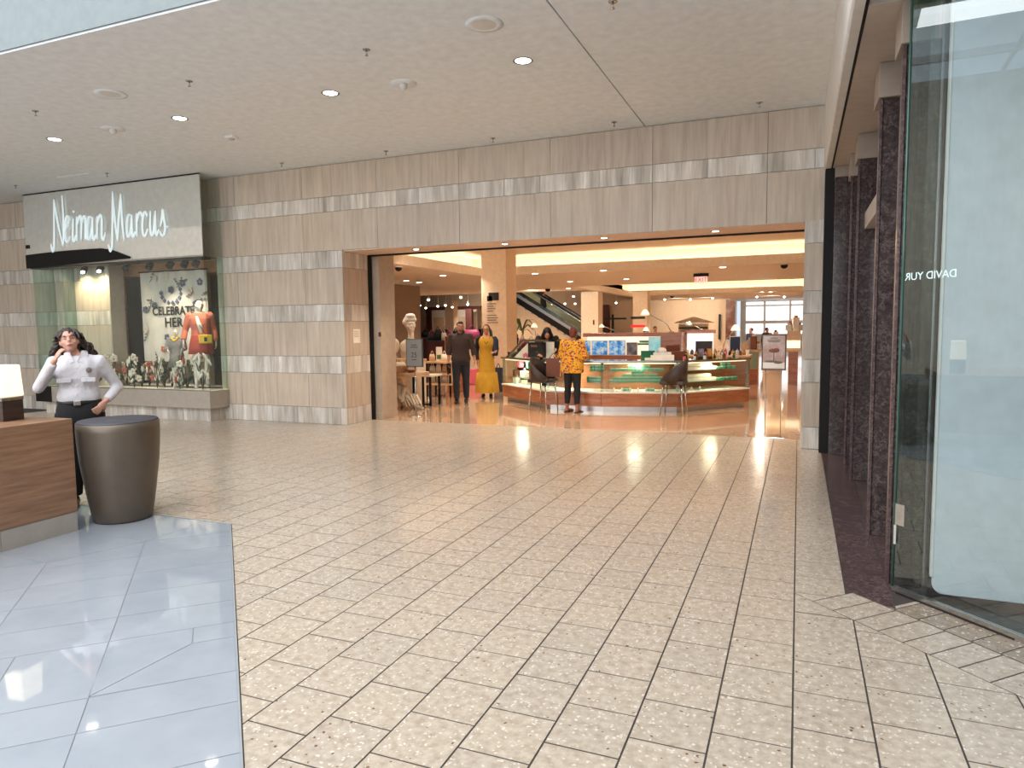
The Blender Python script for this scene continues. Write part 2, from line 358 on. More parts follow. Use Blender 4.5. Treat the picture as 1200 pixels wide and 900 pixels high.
    def loft(s, secs, n=24):        # (cx,cy,z,rx,ry) ellipses up the z axis
        vs = []
        for (cx,cy,z,a,b) in secs:
            for k in range(n):
                t = 2*PI*k/n; c_, s_ = math.cos(t), math.sin(t)
                vs.append((cx+a*math.copysign(abs(c_)**.85,c_), cy+b*math.copysign(abs(s_)**.85,s_), z))
        m = len(secs); s.add(vs, [(i*n+k,i*n+(k+1)%n,(i+1)*n+(k+1)%n,(i+1)*n+k) for i in range(m-1) for k in range(n)], True)
        o = len(s.v)-m*n; s.f.append([o+k for k in range(n)][::-1]); s.sm.append(False); s.f.append([o+(m-1)*n+k for k in range(n)]); s.sm.append(False)
        return s
    def xf(s, m):
        s.v = [m@v for v in s.v]; return s
    def mesh(s, name, off=None):
        me = bpy.data.meshes.new(name); vs = [v-off for v in s.v] if off is not None else s.v
        me.from_pydata([tuple(v) for v in vs], [], s.f); me.polygons.foreach_set('use_smooth', s.sm); me.update(); return me
    def build(s, name, mat, parent=None, world=False, bevel=0, remesh=0, smooth=4, **tagkw):
        off = None
        if world and parent:
            r = parent
            while r.parent: r = r.parent
            off = r.location.copy()
        me = s.mesh(name, off); me.materials.append(M[mat] if isinstance(mat, str) else mat)
        o = bpy.data.objects.new(name, me); COL.objects.link(o)
        if parent: o.parent = parent
        if bevel:
            b = o.modifiers.new('bevel','BEVEL'); b.width = bevel; b.segments = 2; b.limit_method = 'ANGLE'
        if remesh:
            r = o.modifiers.new('remesh','REMESH'); r.mode = 'VOXEL'; r.voxel_size = remesh; r.use_smooth_shade = True
            q = o.modifiers.new('smooth','SMOOTH'); q.factor = .6; q.iterations = smooth
        if tagkw: tag(o, **tagkw)
        return o
def tag(o, label=None, cat=None, group=None, kind=None):
    if label: o['label'] = label
    if cat: o['category'] = cat
    if group: o['group'] = group
    if kind: o['kind'] = kind
    return o
def thing(name, label, cat, loc=(0,0,0), rz=0, group=None):
    o = bpy.data.objects.new(name, None); COL.objects.link(o); o.location = loc; o.rotation_euler = (0,0,rz); o.empty_display_size = .05
    return tag(o, label, cat, group)
KIDS = {}
def copy_tree(o, loc=None, rz=None, label=None, group=None, scale=None):
    kids = {}
    for q in COL.objects:
        if q.parent: kids.setdefault(q.parent.name, []).append(q)
    def rec(a, par):
        c = a.copy(); COL.objects.link(c)
        if par: c.parent = par
        for ch in kids.get(a.name, []): rec(ch, c)
        return c
    r = rec(o, None)
    if loc is not None: r.location = loc
    if rz is not None: r.rotation_euler = (0,0,rz)
    if scale: r.scale = (scale,)*3
    if label: r['label'] = label
    if group: r['group'] = group
    return r
def struct(o): o['kind'] = 'structure'; return o
def text(name, body, mat, parent, loc, size, rot, ext=.002, align='CENTER', font=None, sx=1.0, bold=0):
    c = bpy.data.curves.new(name, 'FONT'); c.body = body; c.size = size; c.extrude = ext; c.align_x = align; c.align_y = 'CENTER'; c.offset = bold
    c.materials.append(M[mat]); o = bpy.data.objects.new(name, c); COL.objects.link(o)
    if parent: o.parent = parent
    o.location = loc; o.rotation_euler = rot; o.scale = (sx,1,1); return o
def clip(poly, a, b, c):            # keep a*x+b*y <= c
    out = []
    for i in range(len(poly)):
        p, q = poly[i], poly[(i+1)%len(poly)]; dp = a*p[0]+b*p[1]-c; dq = a*q[0]+b*q[1]-c
        if dp <= 0: out.append(p)
        if (dp < 0 < dq) or (dq < 0 < dp):
            t = dp/(dp-dq); out.append((p[0]+(q[0]-p[0])*t, p[1]+(q[1]-p[1])*t))
    return out
def area(poly): return abs(sum(poly[i][0]*poly[(i+1)%len(poly)][1]-poly[(i+1)%len(poly)][0]*poly[i][1] for i in range(len(poly))))/2
def inset(poly, d):
    n = len(poly); cx = sum(p[0] for p in poly)/n; cy = sum(p[1] for p in poly)/n; out = poly
    for i in range(n):
        p, q = poly[i], poly[(i+1)%n]; ex, ey = q[0]-p[0], q[1]-p[1]; L = math.hypot(ex,ey)
        if L < 1e-6: continue
        nx, ny = ey/L, -ex/L
        if nx*(cx-p[0])+ny*(cy-p[1]) > 0: nx, ny = -nx, -ny
        out = clip(out, nx, ny, nx*p[0]+ny*p[1]-d)
        if len(out) < 3: return []
    return out

# ------------------------------------------------------------------ the setting: floors
H0 = -.0016
floor = struct(MB().prism([(-24,-9),(6,-9),(6,10.62),(-24,10.62)], -.1, H0).build('floor','grout'))
sfl = struct(MB().prism([(-40,10.62),(7,10.62),(7,62),(-40,62)], -.1, 0).build('floor','sfloor'))
PXT, PYT, GAP = .305, .311, .0042
full_me = None; tiles = []
def in_main(poly):
    res = []
    if all(p[0]+p[1] > .012 for p in poly) or all(p[1] > 4.454 for p in poly): return [poly]
    a = clip(clip(poly,-1,-1,-.012),0,1,4.455)      # beside the slanted edge of the pale platform
    b = clip(poly,0,-1,-4.455)                      # behind it
    for q in (a, b):
        if len(q) > 2 and area(q) > .0008: res.append(q)
    return res
for i in range(-52, 8):
    x0 = .01+PXT*i; x1 = x0+PXT; off = 2.95 if i % 2 == 0 else 2.795
    for j in range(-20, 27):
        y0 = off+PYT*j; y1 = y0+PYT
        if y1 < .9 or y0 > 10.6 or x1 < -14.5: continue
        y1c = min(y1, 10.62); poly = [(x0,y0),(x1,y0),(x1,y1c),(x0,y1c)]
        parts = in_main(poly)
        for p in parts:
            if i >= 0:
                p = clip(p,1,1,4.5)
                if i == 0 and y1 > 4.3: 
                    q = clip(clip(clip(poly,-1,-1,-4.5),1,-1,-4.28),1,0,.30)
                    if len(q) > 2 and area(q) > .0005: tiles.append((q, False))
            if len(p) > 2 and area(p) > .0008: tiles.append((p, abs(area(p)-PXT*PYT) < 1e-4))
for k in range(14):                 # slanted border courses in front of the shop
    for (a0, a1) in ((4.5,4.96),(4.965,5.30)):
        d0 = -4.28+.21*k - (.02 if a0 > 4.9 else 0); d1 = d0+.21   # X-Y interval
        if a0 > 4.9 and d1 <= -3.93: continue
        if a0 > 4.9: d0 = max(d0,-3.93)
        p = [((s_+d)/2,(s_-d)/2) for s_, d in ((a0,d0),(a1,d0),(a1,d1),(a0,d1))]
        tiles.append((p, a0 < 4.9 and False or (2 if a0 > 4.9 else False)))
def pxsize(p):
    cx = sum(q[0] for q in p)/len(p); cy = sum(q[1] for q in p)/len(p)
    d = Vector((cx,cy,-EYE)); c = Vector((CX.x*d.x+CY.x*d.y+CZ.x*d.z, CX.y*d.x+CY.y*d.y+CZ.y*d.z, CX.z*d.x+CY.z*d.y+CZ.z*d.z))
    if c.z < .3: return -1
    u, w = 600+FPX*c.x/c.z, 450+FPX*c.y/c.z
    if not (-40 < u < 1240 and w < 950): return -1
    return area(p)/c.z**3
tiles.sort(key=lambda t: -pxsize(t[0]))
full_me = MB().prism([(-PXT/2+GAP,-PYT/2+GAP),(PXT/2-GAP,-PYT/2+GAP),(PXT/2-GAP,PYT/2-GAP),(-PXT/2+GAP,PYT/2-GAP)],-.006,0).mesh('tile'); full_me.materials.append(M['tile'])
rest = MB(); cnt = 0; rt = random.Random(3)
for p, isfull in tiles:
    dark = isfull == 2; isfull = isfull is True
    if pxsize(p) < 0 and cnt < 300 and not isfull: 
        q = inset(p, GAP)
        if len(q) > 2: rest.prism(q,-.006,0)
        continue
    if cnt < 300 and pxsize(p) > 0:
        if isfull:
            o = bpy.data.objects.new('tile', full_me); o.location = ((p[0][0]+p[2][0])/2,(p[0][1]+p[2][1])/2,rt.uniform(-.0006,.0006))
        else:
            q = inset(p, GAP)
            if len(q) < 3: continue
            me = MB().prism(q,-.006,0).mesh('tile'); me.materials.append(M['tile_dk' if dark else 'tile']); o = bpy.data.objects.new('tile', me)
        COL.objects.link(o); o.parent = floor; cnt += 1
    else:
        q = inset(p, GAP)
        if len(q) > 2: rest.prism(q,-.006,0)
o = rest.build('tile','tile',floor); o['kind'] = 'stuff'; o['label'] = 'far beige terrazzo tiles, joined'

# pale polished platform floor with slanted slabs
plat = struct(MB().prism([(-24,4.445),(-4.445,4.445),(4,-4.0),(4,-9),(-24,-9)], -.0012, .0004).build('floor','grout_l'))
def uv(a, d): return ((a-d)/2,(a+d)/2)      # a = X+Y, d = Y-X
slabs = []
ds = [-1,0,.6,1.2,1.8,2.4,2.9,3.4,3.97,4.55,4.98]
for i in range(len(ds)-1):
    for a0, a1 in ((-.88,0),(-1.73,-.88),(-2.9,-1.73)): slabs.append([uv(a0,ds[i]),uv(a1,ds[i]),uv(a1,ds[i+1]),uv(a0,ds[i+1])])
slabs.append([(-2.94,2.05),(-2.93,2.63),uv(-.3,5.85),uv(-.88,5.85)])
slabs.append([(-2.94,2.05),uv(0,4.98),uv(0,5.555),(-2.93,2.63)])
slabs.append([uv(0,5.555),uv(0,5.85),uv(-.3,5.85),(-2.93,2.63)])
slabs.append([uv(-1.47,4.98),uv(-.88,4.98),uv(-.88,5.85),uv(-1.47,5.85)]); slabs.append([uv(-1.73,4.98),uv(-1.47,4.98),uv(-1.47,5.85),uv(-1.73,5.85)])
slabs.append([uv(-2.9,4.98),uv(-1.73,4.98),uv(-1.73,5.85),uv(-2.9,5.85)])
for d0_,d1_ in ((5.85,6.34),(6.34,6.87),(6.87,7.43),(7.43,8.17),(8.17,9.34)): slabs.append(clip([uv(-2.9,d0_),uv(-1.73,d0_),uv(-1.73,d1_),uv(-2.9,d1_)],0,1,3.22))
slabs.append([(-8,-3),(-3.9,-.0),uv(-2.9,2),uv(-2.9,9.34),(-8,3.22)])
ds = [5.85,6.34,6.87,7.43,8.0,8.54]
for i in range(5):
    for a0, a1 in ((-.88,0),(-1.73,-.88)):
        p = [uv(a0,ds[i]),uv(a1,ds[i]),uv(a1,ds[i+1]),uv(a0,ds[i+1])]
        if a1 < 0: p = clip(p,-.62,.24,3.842)
        if len(p) > 2: slabs.append(p)
slabs.append([uv(-.88,8.54),uv(0,8.54),(-4.445,4.44),(-4.71,4.44),(-4.71,3.84)])
for k in range(9):
    x1 = -4.71-.9*k; slabs.append([(x1-.9,3.84),(x1,3.84),(x1,4.44),(x1-.9,4.44)])
slabs.append([(-4.95,3.22),(-4.71,3.84),(-5.9,3.84),(-5.9,3.22)])
for k in range(6):
    x1 = -5.9-.9*k; slabs.append([(x1-.9,3.22),(x1,3.22),(x1,3.84),(x1-.9,3.84)])
for p in slabs:
    q = inset(p, .0026)
    if len(q) > 2: MB().prism(q,-.004,.002).build('paving_slab','white',plat)
MB().prism([(-4.455,4.455),(-4.445,4.455),(4.01,-4.0),(4.0,-4.01)],-.006,.004).build('edge_trim','trim_grey',plat)
MB().prism([(-12,4.443),(-4.45,4.443),(-4.45,4.455),(-12,4.455)],-.006,.004).build('edge_trim','trim_grey',plat)

# granite apron of the shop on the right
apr = struct(MB().prism([(.30,9.7),(.30,4.67),(.56,4.41),(.56,4.72),(1.5,4.9),(1.5,9.7)],-.006,-.002).build('floor','black'))
y = 4.35
while y < 9.6:
    for (xa, xb) in ((.305,.555),(.56,1.0),(1.0,1.5)):
        p = [(xa,y),(xb,y),(xb,y+.31),(xa,y+.31)]; p = clip(p,-1,-1,-4.975)
        if xa > .5: p = clip(p,0,-1,-4.9)
        p = inset(p,.0015) if len(p) > 2 and area(p) > .002 else []
        if len(p) > 2: MB().prism(p,-.004,.001).build('paving_slab','granite_floor',apr)
    y += .31

# ------------------------------------------------------------------ the setting: stone front
YF = 9.86
ZC = [0,.29,.88,1.18,1.78,2.07,2.68,2.97,3.62,3.87,4.4]
SLAB = {}
def slab(parent, x0, x1, z0, z1, mat, y=YF, axis='x', rnd=random.Random(11)):
    w, h = x1-x0-.006, z1-z0-.006
    if w < .02 or h < .02: return
    k = (round(w,3),round(h,3),mat,axis)
    if k not in SLAB:
        m = MB()
        if axis == 'x': m.box((-w/2,0,-h/2),(w/2,.03,h/2))
        elif axis == 'y': m.box((-.03,-w/2,-h/2),(0,w/2,h/2))
        me = m.mesh('stone_slab'); me.materials.append(M[mat]); SLAB[k] = me
    o = bpy.data.objects.new('stone_slab', SLAB[k]); COL.objects.link(o); o.parent = parent
    j = rnd.uniform(-.0012,.0012)
    o.location = ((x0+x1)/2, y+j, (z0+z1)/2) if axis == 'x' else (y+j, (x0+x1)/2, (z0+z1)/2)
def subtract(iv, holes):
    out = [iv]
    for a, b in holes:
        nx = []
        for p, q in out:
            if b <= p or a >= q: nx.append((p,q)); continue
            if a > p: nx.append((p,a))
            if b < q: nx.append((b,q))
        out = nx
    return out
OX0, OX1, OZ = -7.13, .05, 2.95
WX0, WX1, WZ0, WZ1 = -12.72, -9.9, .56, 3.0
bk = MB()
for a, b, z0, z1 in ((-20,WX0,0,4.4),(WX0,WX1,0,WZ0),(WX0,WX1,WZ1,4.4),(WX1,OX0-.031,0,4.4),(OX0-.031,OX1+.031,OZ+.03,4.4),(OX1+.031,.29,0,4.4)):
    bk.box((a,YF+.028,z0),(b,YF+.30,z1))
wall = struct(bk.build('wall_front','grout_wall'))
rb = random.Random(5)
for c in range(len(ZC)-1):
    z0, z1 = ZC[c], ZC[c+1]; zm = (z0+z1)/2; isband = c % 2 == 0 and c < 8 or c == 8
    if c == 9: isband = False
    if c in (0,2,4,6,8): isband = True
    holes = []
    if zm < OZ: holes.append((OX0,OX1))
    if WZ0 < zm < WZ1: holes.append((WX0,WX1))
    if isband:
        js = [-20.0]; 
        while js[-1] < .29: js.append(js[-1]+rb.choice((.57,.74,.76,.76,.92)) if js[-1] < -5.7 or c != 8 else 99)
        if c == 8: js = [q for q in js if q < -5.9]+[-5.64,-4.92,-4.16,-3.58,-2.68,-1.92,-1.18,-.42,.15,.29]
    else: js = [-.42-1.5*k for k in range(14)][::-1]+[.29]
    js = [q for q in js if q <= .29]
    if js[-1] < .29: js.append(.29)
    for a, b in zip(js[:-1], js[1:]):
        for p, q in subtract((a,b), holes):
            zz0, zz1 = z0, min(z1, 4.395)
            if c == 7 and OX0-.01 < (p+q)/2 < OX1: zz0 = OZ-.0
            slab(wall, p, q, zz0, zz1, ('band' if rb.random() < .7 else 'band_dark') if isband else 'travertine')
# left jamb of the wide opening, and the soffit stones over it
jam = struct(MB().box((OX0-.35,YF+.03,0),(OX0-.028,10.62,3.4)).build('wall_left','grout_wall'))
for c in range(7):
    slab(jam, YF+.03, 10.60, ZC[c], min(ZC[c+1],OZ), 'band' if c%2==0 else 'travertine', OX0, 'y')
jr = struct(MB().box((OX1+.028,YF+.30,0),(.6,10.62,3.4)).build('wall_right','grout_wall'))
for c in range(7):
    o_ = slab(jr, YF+.03, 10.60, ZC[c], min(ZC[c+1],OZ), 'band' if c%2==0 else 'travertine', OX1+.03, 'y')
lin = struct(MB().box((OX0,YF+.30,OZ+.02),(OX1+.03,10.62,3.45)).build('ceiling','grout_wall'))
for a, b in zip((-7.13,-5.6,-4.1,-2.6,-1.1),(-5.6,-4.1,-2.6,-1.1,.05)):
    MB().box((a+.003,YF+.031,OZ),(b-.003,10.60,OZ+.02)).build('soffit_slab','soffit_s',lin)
for k, x in enumerate((-5.9,-4.3,-2.7,-1.1)):
    t = thing('recessed_light', ['leftmost','second from left','third from left','rightmost'][k]+' tiny recessed light in stone soffit over the store entrance', 'light', (x,10.2,OZ), 0, 'lights in the entrance soffit')
    MB().lathe((0,0,-.004),[(.075,0),(.075,.003),(.05,.0035)],20).build('trim_ring','steel',t); MB().lathe((0,0,-.006),[(.045,0),(.045,.003)],16).build('lens','bulb_s',t)
struct(MB().box((OX0,10.60,OZ-.025),(OX1+.03,10.66,OZ+.03)).build('trim_1','black'))
struct(MB().box((OX0-.01,10.61,0),(OX0+.035,10.68,OZ)).build('trim_2','black'))

# ------------------------------------------------------------------ mall ceiling
cl = struct(MB().box((-20,4.68,4.4),(-2.035,YF+.3,4.6)).box((-2.02,4.68,4.4),(.26,YF+.3,4.6)).build('ceiling','ceil'))
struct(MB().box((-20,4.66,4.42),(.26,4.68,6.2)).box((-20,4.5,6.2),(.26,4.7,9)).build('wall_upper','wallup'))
MB().box((-2.036,4.69,4.45),(-2.019,YF+.03,4.5)).build('ceiling_joint','black',cl)
fas = MB(); 
prof = [(.25,4.4),(.25,3.60),(.256,3.57),(.27,3.555),(.33,3.55),(.33,3.57),(.31,3.6),(.31,4.4)]
fas.vprism(prof, 3.2, 9.7); struct(fas.build('trim_3','fascia'))
struct(MB().box((.33,3.2,3.56),(.352,9.7,3.62)).build('trim_4','black'))
struct(MB().box((.352,4.9,3.552),(1.6,9.8,3.65)).build('ceiling','soffit'))
struct(MB().box((.352,-2,4.35),(5,4.9,4.45)).build('ceiling','soffit'))
struct(MB().box((.352,4.86,3.552),(1.6,4.9,4.4)).build('wall_bulkhead','soffit'))
struct(MB().box((.31,3.2,3.62),(.36,4.9,4.4)).build('wall_bulkhead','fascia'))
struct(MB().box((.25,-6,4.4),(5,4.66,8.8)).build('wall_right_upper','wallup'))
# ceiling fittings
nm = ['rightmost','third from the left','second from the left','leftmost']
for k, x in enumerate((-2.70,-5.12,-7.49,-9.9)):
    t = thing('downlight', 'lit round recessed downlight, '+nm[k]+' of the row in the pale ceiling', 'light', (x,6.95,4.4), 0, 'mall ceiling downlights')
    MB().lathe((0,0,-.006),[(.10,.006),(.105,.0),(.085,0),(.08,.006)],28).build('trim_ring','steel',t)
    MB().lathe((0,0,-.004),[(.08,0),(.08,.004)],28).build('lens','bulb',t)
for (x,y,l) in ((-2.7,5.99,'round flush ceiling speaker near the rightmost downlight'),(-7.44,5.93,'round flush ceiling speaker in front of the second downlight from the left')):
    t = thing('ceiling_speaker', l, 'speaker', (x,y,4.4)); MB().lathe((0,0,-.012),[(.17,.012),(.175,.004),(.12,0),(.115,.003)],36).build('rim','ceil',t)
    MB().lathe((0,0,-.010),[(.11,0),(.11,.006)],32).build('grille','fascia',t)
for (x,y,l,w) in ((-4.18,7.03,'white dome sensor on round plate between the two right downlights',1),(-8.69,6.93,'white dome sensor on round plate between the two left downlights',1),(-7.53,7.89,'small square smoke detector on the ceiling toward the stone wall',0)):
    t = thing('ceiling_sensor', l, 'sensor', (x,y,4.4))
    if w: MB().lathe((0,0,-.008),[(.15,.008),(.15,.002),(.05,0)],32).build('plate','ceil',t); MB().ell((0,0,-.03),(.045,.045,.045)).build('dome','fascia',t)
    else: MB().bx((0,0,-.03),(.14,.14,.03)).build('plate','ceil',t,bevel=.006); MB().ell((0,0,-.035),(.04,.04,.02)).build('dome','soffit',t)
spr = [(-6.29,5.99),(-8.85,5.99),(-4.01,6.05),(-1.52,6.04),(-7.98,9.45),(-6.,9.51),(-4.19,9.54),(-2.37,9.49),(-.51,9.43),(-11.21,8.77),(-13.62,8.75)]
snm = ['between speaker and second downlight','left of the left speaker','between the two speakers','right of the right speaker','above the stone wall left of the entrance','above the left end of the entrance header','above the header left of the ceiling joint','beside the dark ceiling joint','above the right end of the header','over the shop sign box','at the far left of the ceiling']
for k, (x,y) in enumerate(spr):
    t = thing('sprinkler', 'tiny sprinkler head hanging from ceiling '+snm[k], 'sprinkler', (x,y,4.4), 0, 'mall ceiling sprinklers')
    MB().lathe((0,0,-.006),[(.04,.006),(.035,0)],16).build('escutcheon','steel',t)
    MB().cyl((0,0,-.055),.009,.05,8).lathe((0,0,-.06),[(.018,0),(.018,.004)],10).build('nozzle','steel',t)
t = thing('ceiling_vent','flat rectangular access panel in ceiling above the sign box','vent',(-11.86,8.76,4.4)); MB().box((-.42,-.14,-.006),(.42,.14,.0)).build('panel','ceil',t); MB().box((-.40,-.12,-.008),(.40,.12,-.006)).build('face','ceil',t)

# the hall around and behind the camera
struct(MB().box((-20.3,-9,0),(-20,10,9)).build('wall_left','travertine'))
struct(MB().box((-20,-9.3,0),(5,-9,9)).build('wall_back','ceil'))
struct(MB().box((2.6,-9,0),(2.9,3.4,4.4)).build('wall_right','soffit'))
bm_ = MB()
for x in range(-18,5,3): bm_.box((x-.06,-9,8.9),(x+.06,4.6,9.1))
for y in range(-8,5,3): bm_.box((-20,y-.05,8.95),(5,y+.05,9.05))
struct(bm_.build('trim_5','fascia'))
for k,(x,z) in enumerate([(-14,0),(-9,0),(-4,0)]):
    o = struct(MB().box((x-1.6,-9.02,.1),(x+1.6,-8.98,3.2)).build('window_%d'%(k+1),'glass_green')); MB().box((x-1.7,-9.0,0),(x-1.6,-8.9,3.3)).box((x+1.6,-9,0),(x+1.7,-8.9,3.3)).box((x-1.7,-9,3.2),(x+1.7,-8.9,3.3)).build('window_frame','black',o)

# ------------------------------------------------------------------ granite shop front and glass window on the right
PIERS = [(.565,4.885,.34,.25,'nearest granite pier, beside the glass shop window'),(.545,5.95,.32,.30,'second granite pier from the glass shop window'),
         (.55,8.02,.34,.30,'third granite pier, beyond the tan door beam'),(.54,8.9,.34,.28,'fourth granite pier, tucked close to the end panel')]
for k, (x, y, w, d, l) in enumerate(PIERS):
    t = thing('granite_pier', 'tall dark '+l, 'pillar', (x,y,0), 0, 'granite shopfront piers')
    MB().box((0,0,0),(w,d,3.3)).build('shaft','granite',t,bevel=.008)
    MB().box((-.022,-.012,0),(-.002,.05,3.3)).build('edge_strip','granite_floor',t)
    MB().box((-.035,-.04,3.3),(w,d+.02,3.55)).build('capital','capm',t,bevel=.004)
t = thing('granite_buttress','flat dark granite end wall piece against the stone front','panel',(.375,9.50,0)); MB().box((0,0,0),(.7,.2,3.42)).build('slab','granite',t,bevel=.004); MB().box((0,-.01,3.42),(.7,.2,3.55)).build('capital','capm',t)
tag(MB().box((.27,9.60,0),(.372,9.84,3.55)).build('black_post','black'),'black metal post closing the gap beside the entrance pilaster','post')
tag(MB().box((.60,8.3,2.60),(.72,8.95,2.76)).box((.60,6.25,2.60),(.72,8.05,2.76)).build('door_beam','soffit'),'tan horizontal beam over the doorway between granite piers','beam')
struct(MB().box((1.1,4.9,0),(1.2,9.6,3.55)).build('wall_right','granite'))
tag(MB().box((.70,6.25,0),(.712,8.02,2.6)).build('glass_door','glass_shop'),'clear glass door under the tan beam in the granite shopfront','door')

sw = thing('shop_window','tall clear angled glass shop window with pale covering behind it','window',(.57,4.75,0))
def diag(mb, p, q, z0, z1, th):
    p, q = Vector((p[0],p[1],0)), Vector((q[0],q[1],0)); d = (q-p).normalized(); n = Vector((-d.y,d.x,0))*th
    a = [p, q, q+n, p+n]; mb.prism([(v.x,v.y) for v in a], z0, z1); return mb
GP0, GP1 = (.575,4.735), (2.6,2.60)
diag(MB(),GP0,GP1,.035,4.38,.012).build('pane','glass_shop',sw,world=True)
diag(MB(),(.57,4.742),(.745,4.86),.035,4.38,.012).build('pane','glass_green',sw,world=True)
MB().cyl((.567,4.742,.03),.007,4.35,8).build('pane_edge','glass_edge',sw,world=True)
diag(MB(),(.56,4.73),(2.6,2.585),.0,.035,.035).build('bottom_channel','steel',sw,world=True)
diag(MB(),(.57,4.742),(.745,4.86),0,.035,.03).build('bottom_channel','steel',sw,world=True)
MB().box((.735,4.80,0),(.748,4.85,4.38)).build('steel_stile','steel',sw,world=True)
MB().box((.75,4.72,0),(.80,4.88,4.38)).build('dark_stile','black',sw,world=True)
hg = MB().box((.562,4.72,.30),(.575,4.735,.42)).build('patch_hinge','chrome',sw,world=True)
diag(MB(),(.56,4.745),(.61,4.69),.42,.55,.004).build('patch_hinge','chrome',sw,world=True)
d_ = (Vector((GP1[0],GP1[1],0))-Vector((GP0[0],GP0[1],0))).normalized()
tx = text('lettering','DAVID YUR','neon',sw,(0,0,0),.062,(PI/2,0,math.atan2(d_.y,d_.x)+PI),.0008,'LEFT',sx=1.0)
pp = Vector((.80,4.50,1.915))-Vector((.57,4.75,0)); tx.location = pp
fl_ = struct(MB().prism([(.58,4.70),(.76,4.84),(3,4.84),(3,2.2)],-.006,.012).build('floor','blackfl'))
pc = thing('window_covering','large pale blue panel standing behind the angled shop glass','panel',(.76,4.63,.05))
out = []
for k in range(7):
    a = PI+PI/2*k/6; out.append((.06+.06*math.cos(a), .06+.06*math.sin(a)))
out += [(2.3,0),(2.3,4.30),(0,4.30)]
MB().vprism(out,0,.03).build('sheet','panelw',pc,bevel=.004)
MB().box((-.012,-.004,.10),(0,.034,4.3)).build('edge_strip','fascia',pc)

# ------------------------------------------------------------------ glass display window with shop sign on the left
YB = 9.40; BX0, BX1 = -14.44, -9.745
sb = thing('sign_box','mirrored glass box over display window, carrying script store sign','sign box',(BX0,YB,2.97))
MB().box((BX0,YB,2.98),(BX1-.004,YB+.014,4.395)).build('front_pane','header',sb,world=True)
MB().box((BX1-.014,YB+.015,2.98),(BX1,9.85,4.395)).build('side_pane','glass',sb,world=True)
MB().box((BX0,YB+.02,2.965),(BX1,9.85,2.98)).build('bottom_pane','glass',sb,world=True)
MB().box((BX0,YB-.004,4.375),(BX1+.004,YB+.016,4.398)).build('top_rail','black',sb,world=True)
MB().box((BX0,YB-.006,2.955),(BX1,YB+.018,2.972)).build('bottom_rail','steel',sb,world=True)
MB().box((BX0,YB-.01,3.33),(BX0+.12,YB,3.40)).build('corner_plate','black',sb,world=True)
# script lettering: every letter is a bent strip of enamelled metal
LET = {'n_capital':[[(238,345),(244,368),(250,378),(254,330),(252,135)],[(252,135),(270,240),(296,356)],[(296,356),(298,250),(290,115)]],
 'e_letter':[[(305,282),(318,255),(325,225),(316,212),(307,245),(307,310),(316,338),(329,308)]],
 'i_letter':[[(343,225),(341,312),(347,332),(356,300)],[(344,188),(346,196)]],
 'm_letter':[[(360,215),(360,330)],[(361,255),(373,213),(381,232),(380,330)],[(381,255),(394,212),(402,232),(402,322),(409,300)]],
 'a_letter':[[(432,222),(419,216),(411,255),(412,315),(421,322),(431,280),(434,218)],[(434,218),(434,300),(440,326),(448,300)]],
 'n_letter':[[(456,213),(455,322)],[(456,250),(468,208),(477,228),(477,300),(484,326),(494,290)]],
 'm_capital':[[(508,345),(514,368),(520,376),(526,330),(527,98)],[(527,98),(538,230),(551,330)],[(551,330),(556,230),(565,108)],[(565,108),(573,240),(582,330)]],
 'a_letter_2':[[(616,210),(604,206),(596,240),(597,300),(606,310),(615,270),(618,208)],[(618,208),(619,285),(625,312),(634,285)]],
 'r_letter':[[(640,200),(641,308)],[(641,245),(650,203),(661,198),(664,215)]],
 'c_letter':[[(690,215),(681,194),(671,212),(667,260),(672,300),(681,304),(693,272)]],
 'u_letter':[[(705,188),(704,265),(710,302),(720,285),(728,188)],[(728,188),(729,275),(735,302),(745,275)]],
 's_letter':[[(752,262),(760,215),(763,180),(766,212),(774,262),(770,296),(758,304),(750,285)],[(772,268),(788,261)]]}
sg = thing('store_sign','pale illuminated script reading Neiman Marcus on mirrored glass','sign',(-13,YB-.03,3.7))
for nm_, st in LET.items():
    m = MB()
    for s_ in st:
        P = [at(p[0]/4., 200+p[1]/4., YB-.03) for p in s_]
        m.tube([(p.x,p.y,p.z) for p in P], [.018]+[.027]*(len(P)-2)+[.017] if len(P) > 2 else .024, 8, sub=4, flat=.55)
    m.build('letter','neon',sg,world=True)
# dark housing hanging under the box, with spot lights
hp = []
for k in range(13):
    t_ = k/12; hp.append((BX0+.02+2.9*t_, 3.20+.03*math.sin(t_*PI)-.17*max(0,t_-.8)/.2))
hp += [(BX0+2.92,3.0),(BX0+.02,2.93)]
th = thing('light_housing','long tapering black light housing under the sign box','light housing',(BX0,YB-.03,2.9))
MB().vprism([(p[0],p[1]) for p in hp],YB-.035,YB-.008).build('fascia_plate','black',th,world=True)
MB().box((BX0+.05,YB+.02,2.925),(WX1,YB+.32,2.962)).build('track','black',th,world=True)
for k,(px,py) in enumerate(((98,312),(117,312),(148,311),(175,308),(199,307),(216,305),(229,304))):
    p = at(px,py,YB+.16)
    lit = k < 2
    t = thing('spotlight', ('lit' if lit else 'black')+' window spotlight, '+['first from the left','second from the left','third from the left','fourth from the left','fifth from the left','second last on the right','last on the right'][k]+' under the sign box','light',(p.x,p.y,2.925),0,'display window spotlights')
    MB().cyl((0,0,-.04),.012,.05,8).build('stem','black',t)
    MB().tube([(0,.05,-.02),(0,0,-.07),(.01,-.03,-.105)],[.05,.062,.062],14).build('housing','black',t)
    MB().ell((.012,-.036,-.112),(.05,.03,.03)).build('lens','bulb' if lit else 'black',t)
gz0, gz1 = .565, 2.955
gw = thing('display_window','clear glass display box projecting from the stone wall','window',(BX0+.1,YB,gz0))
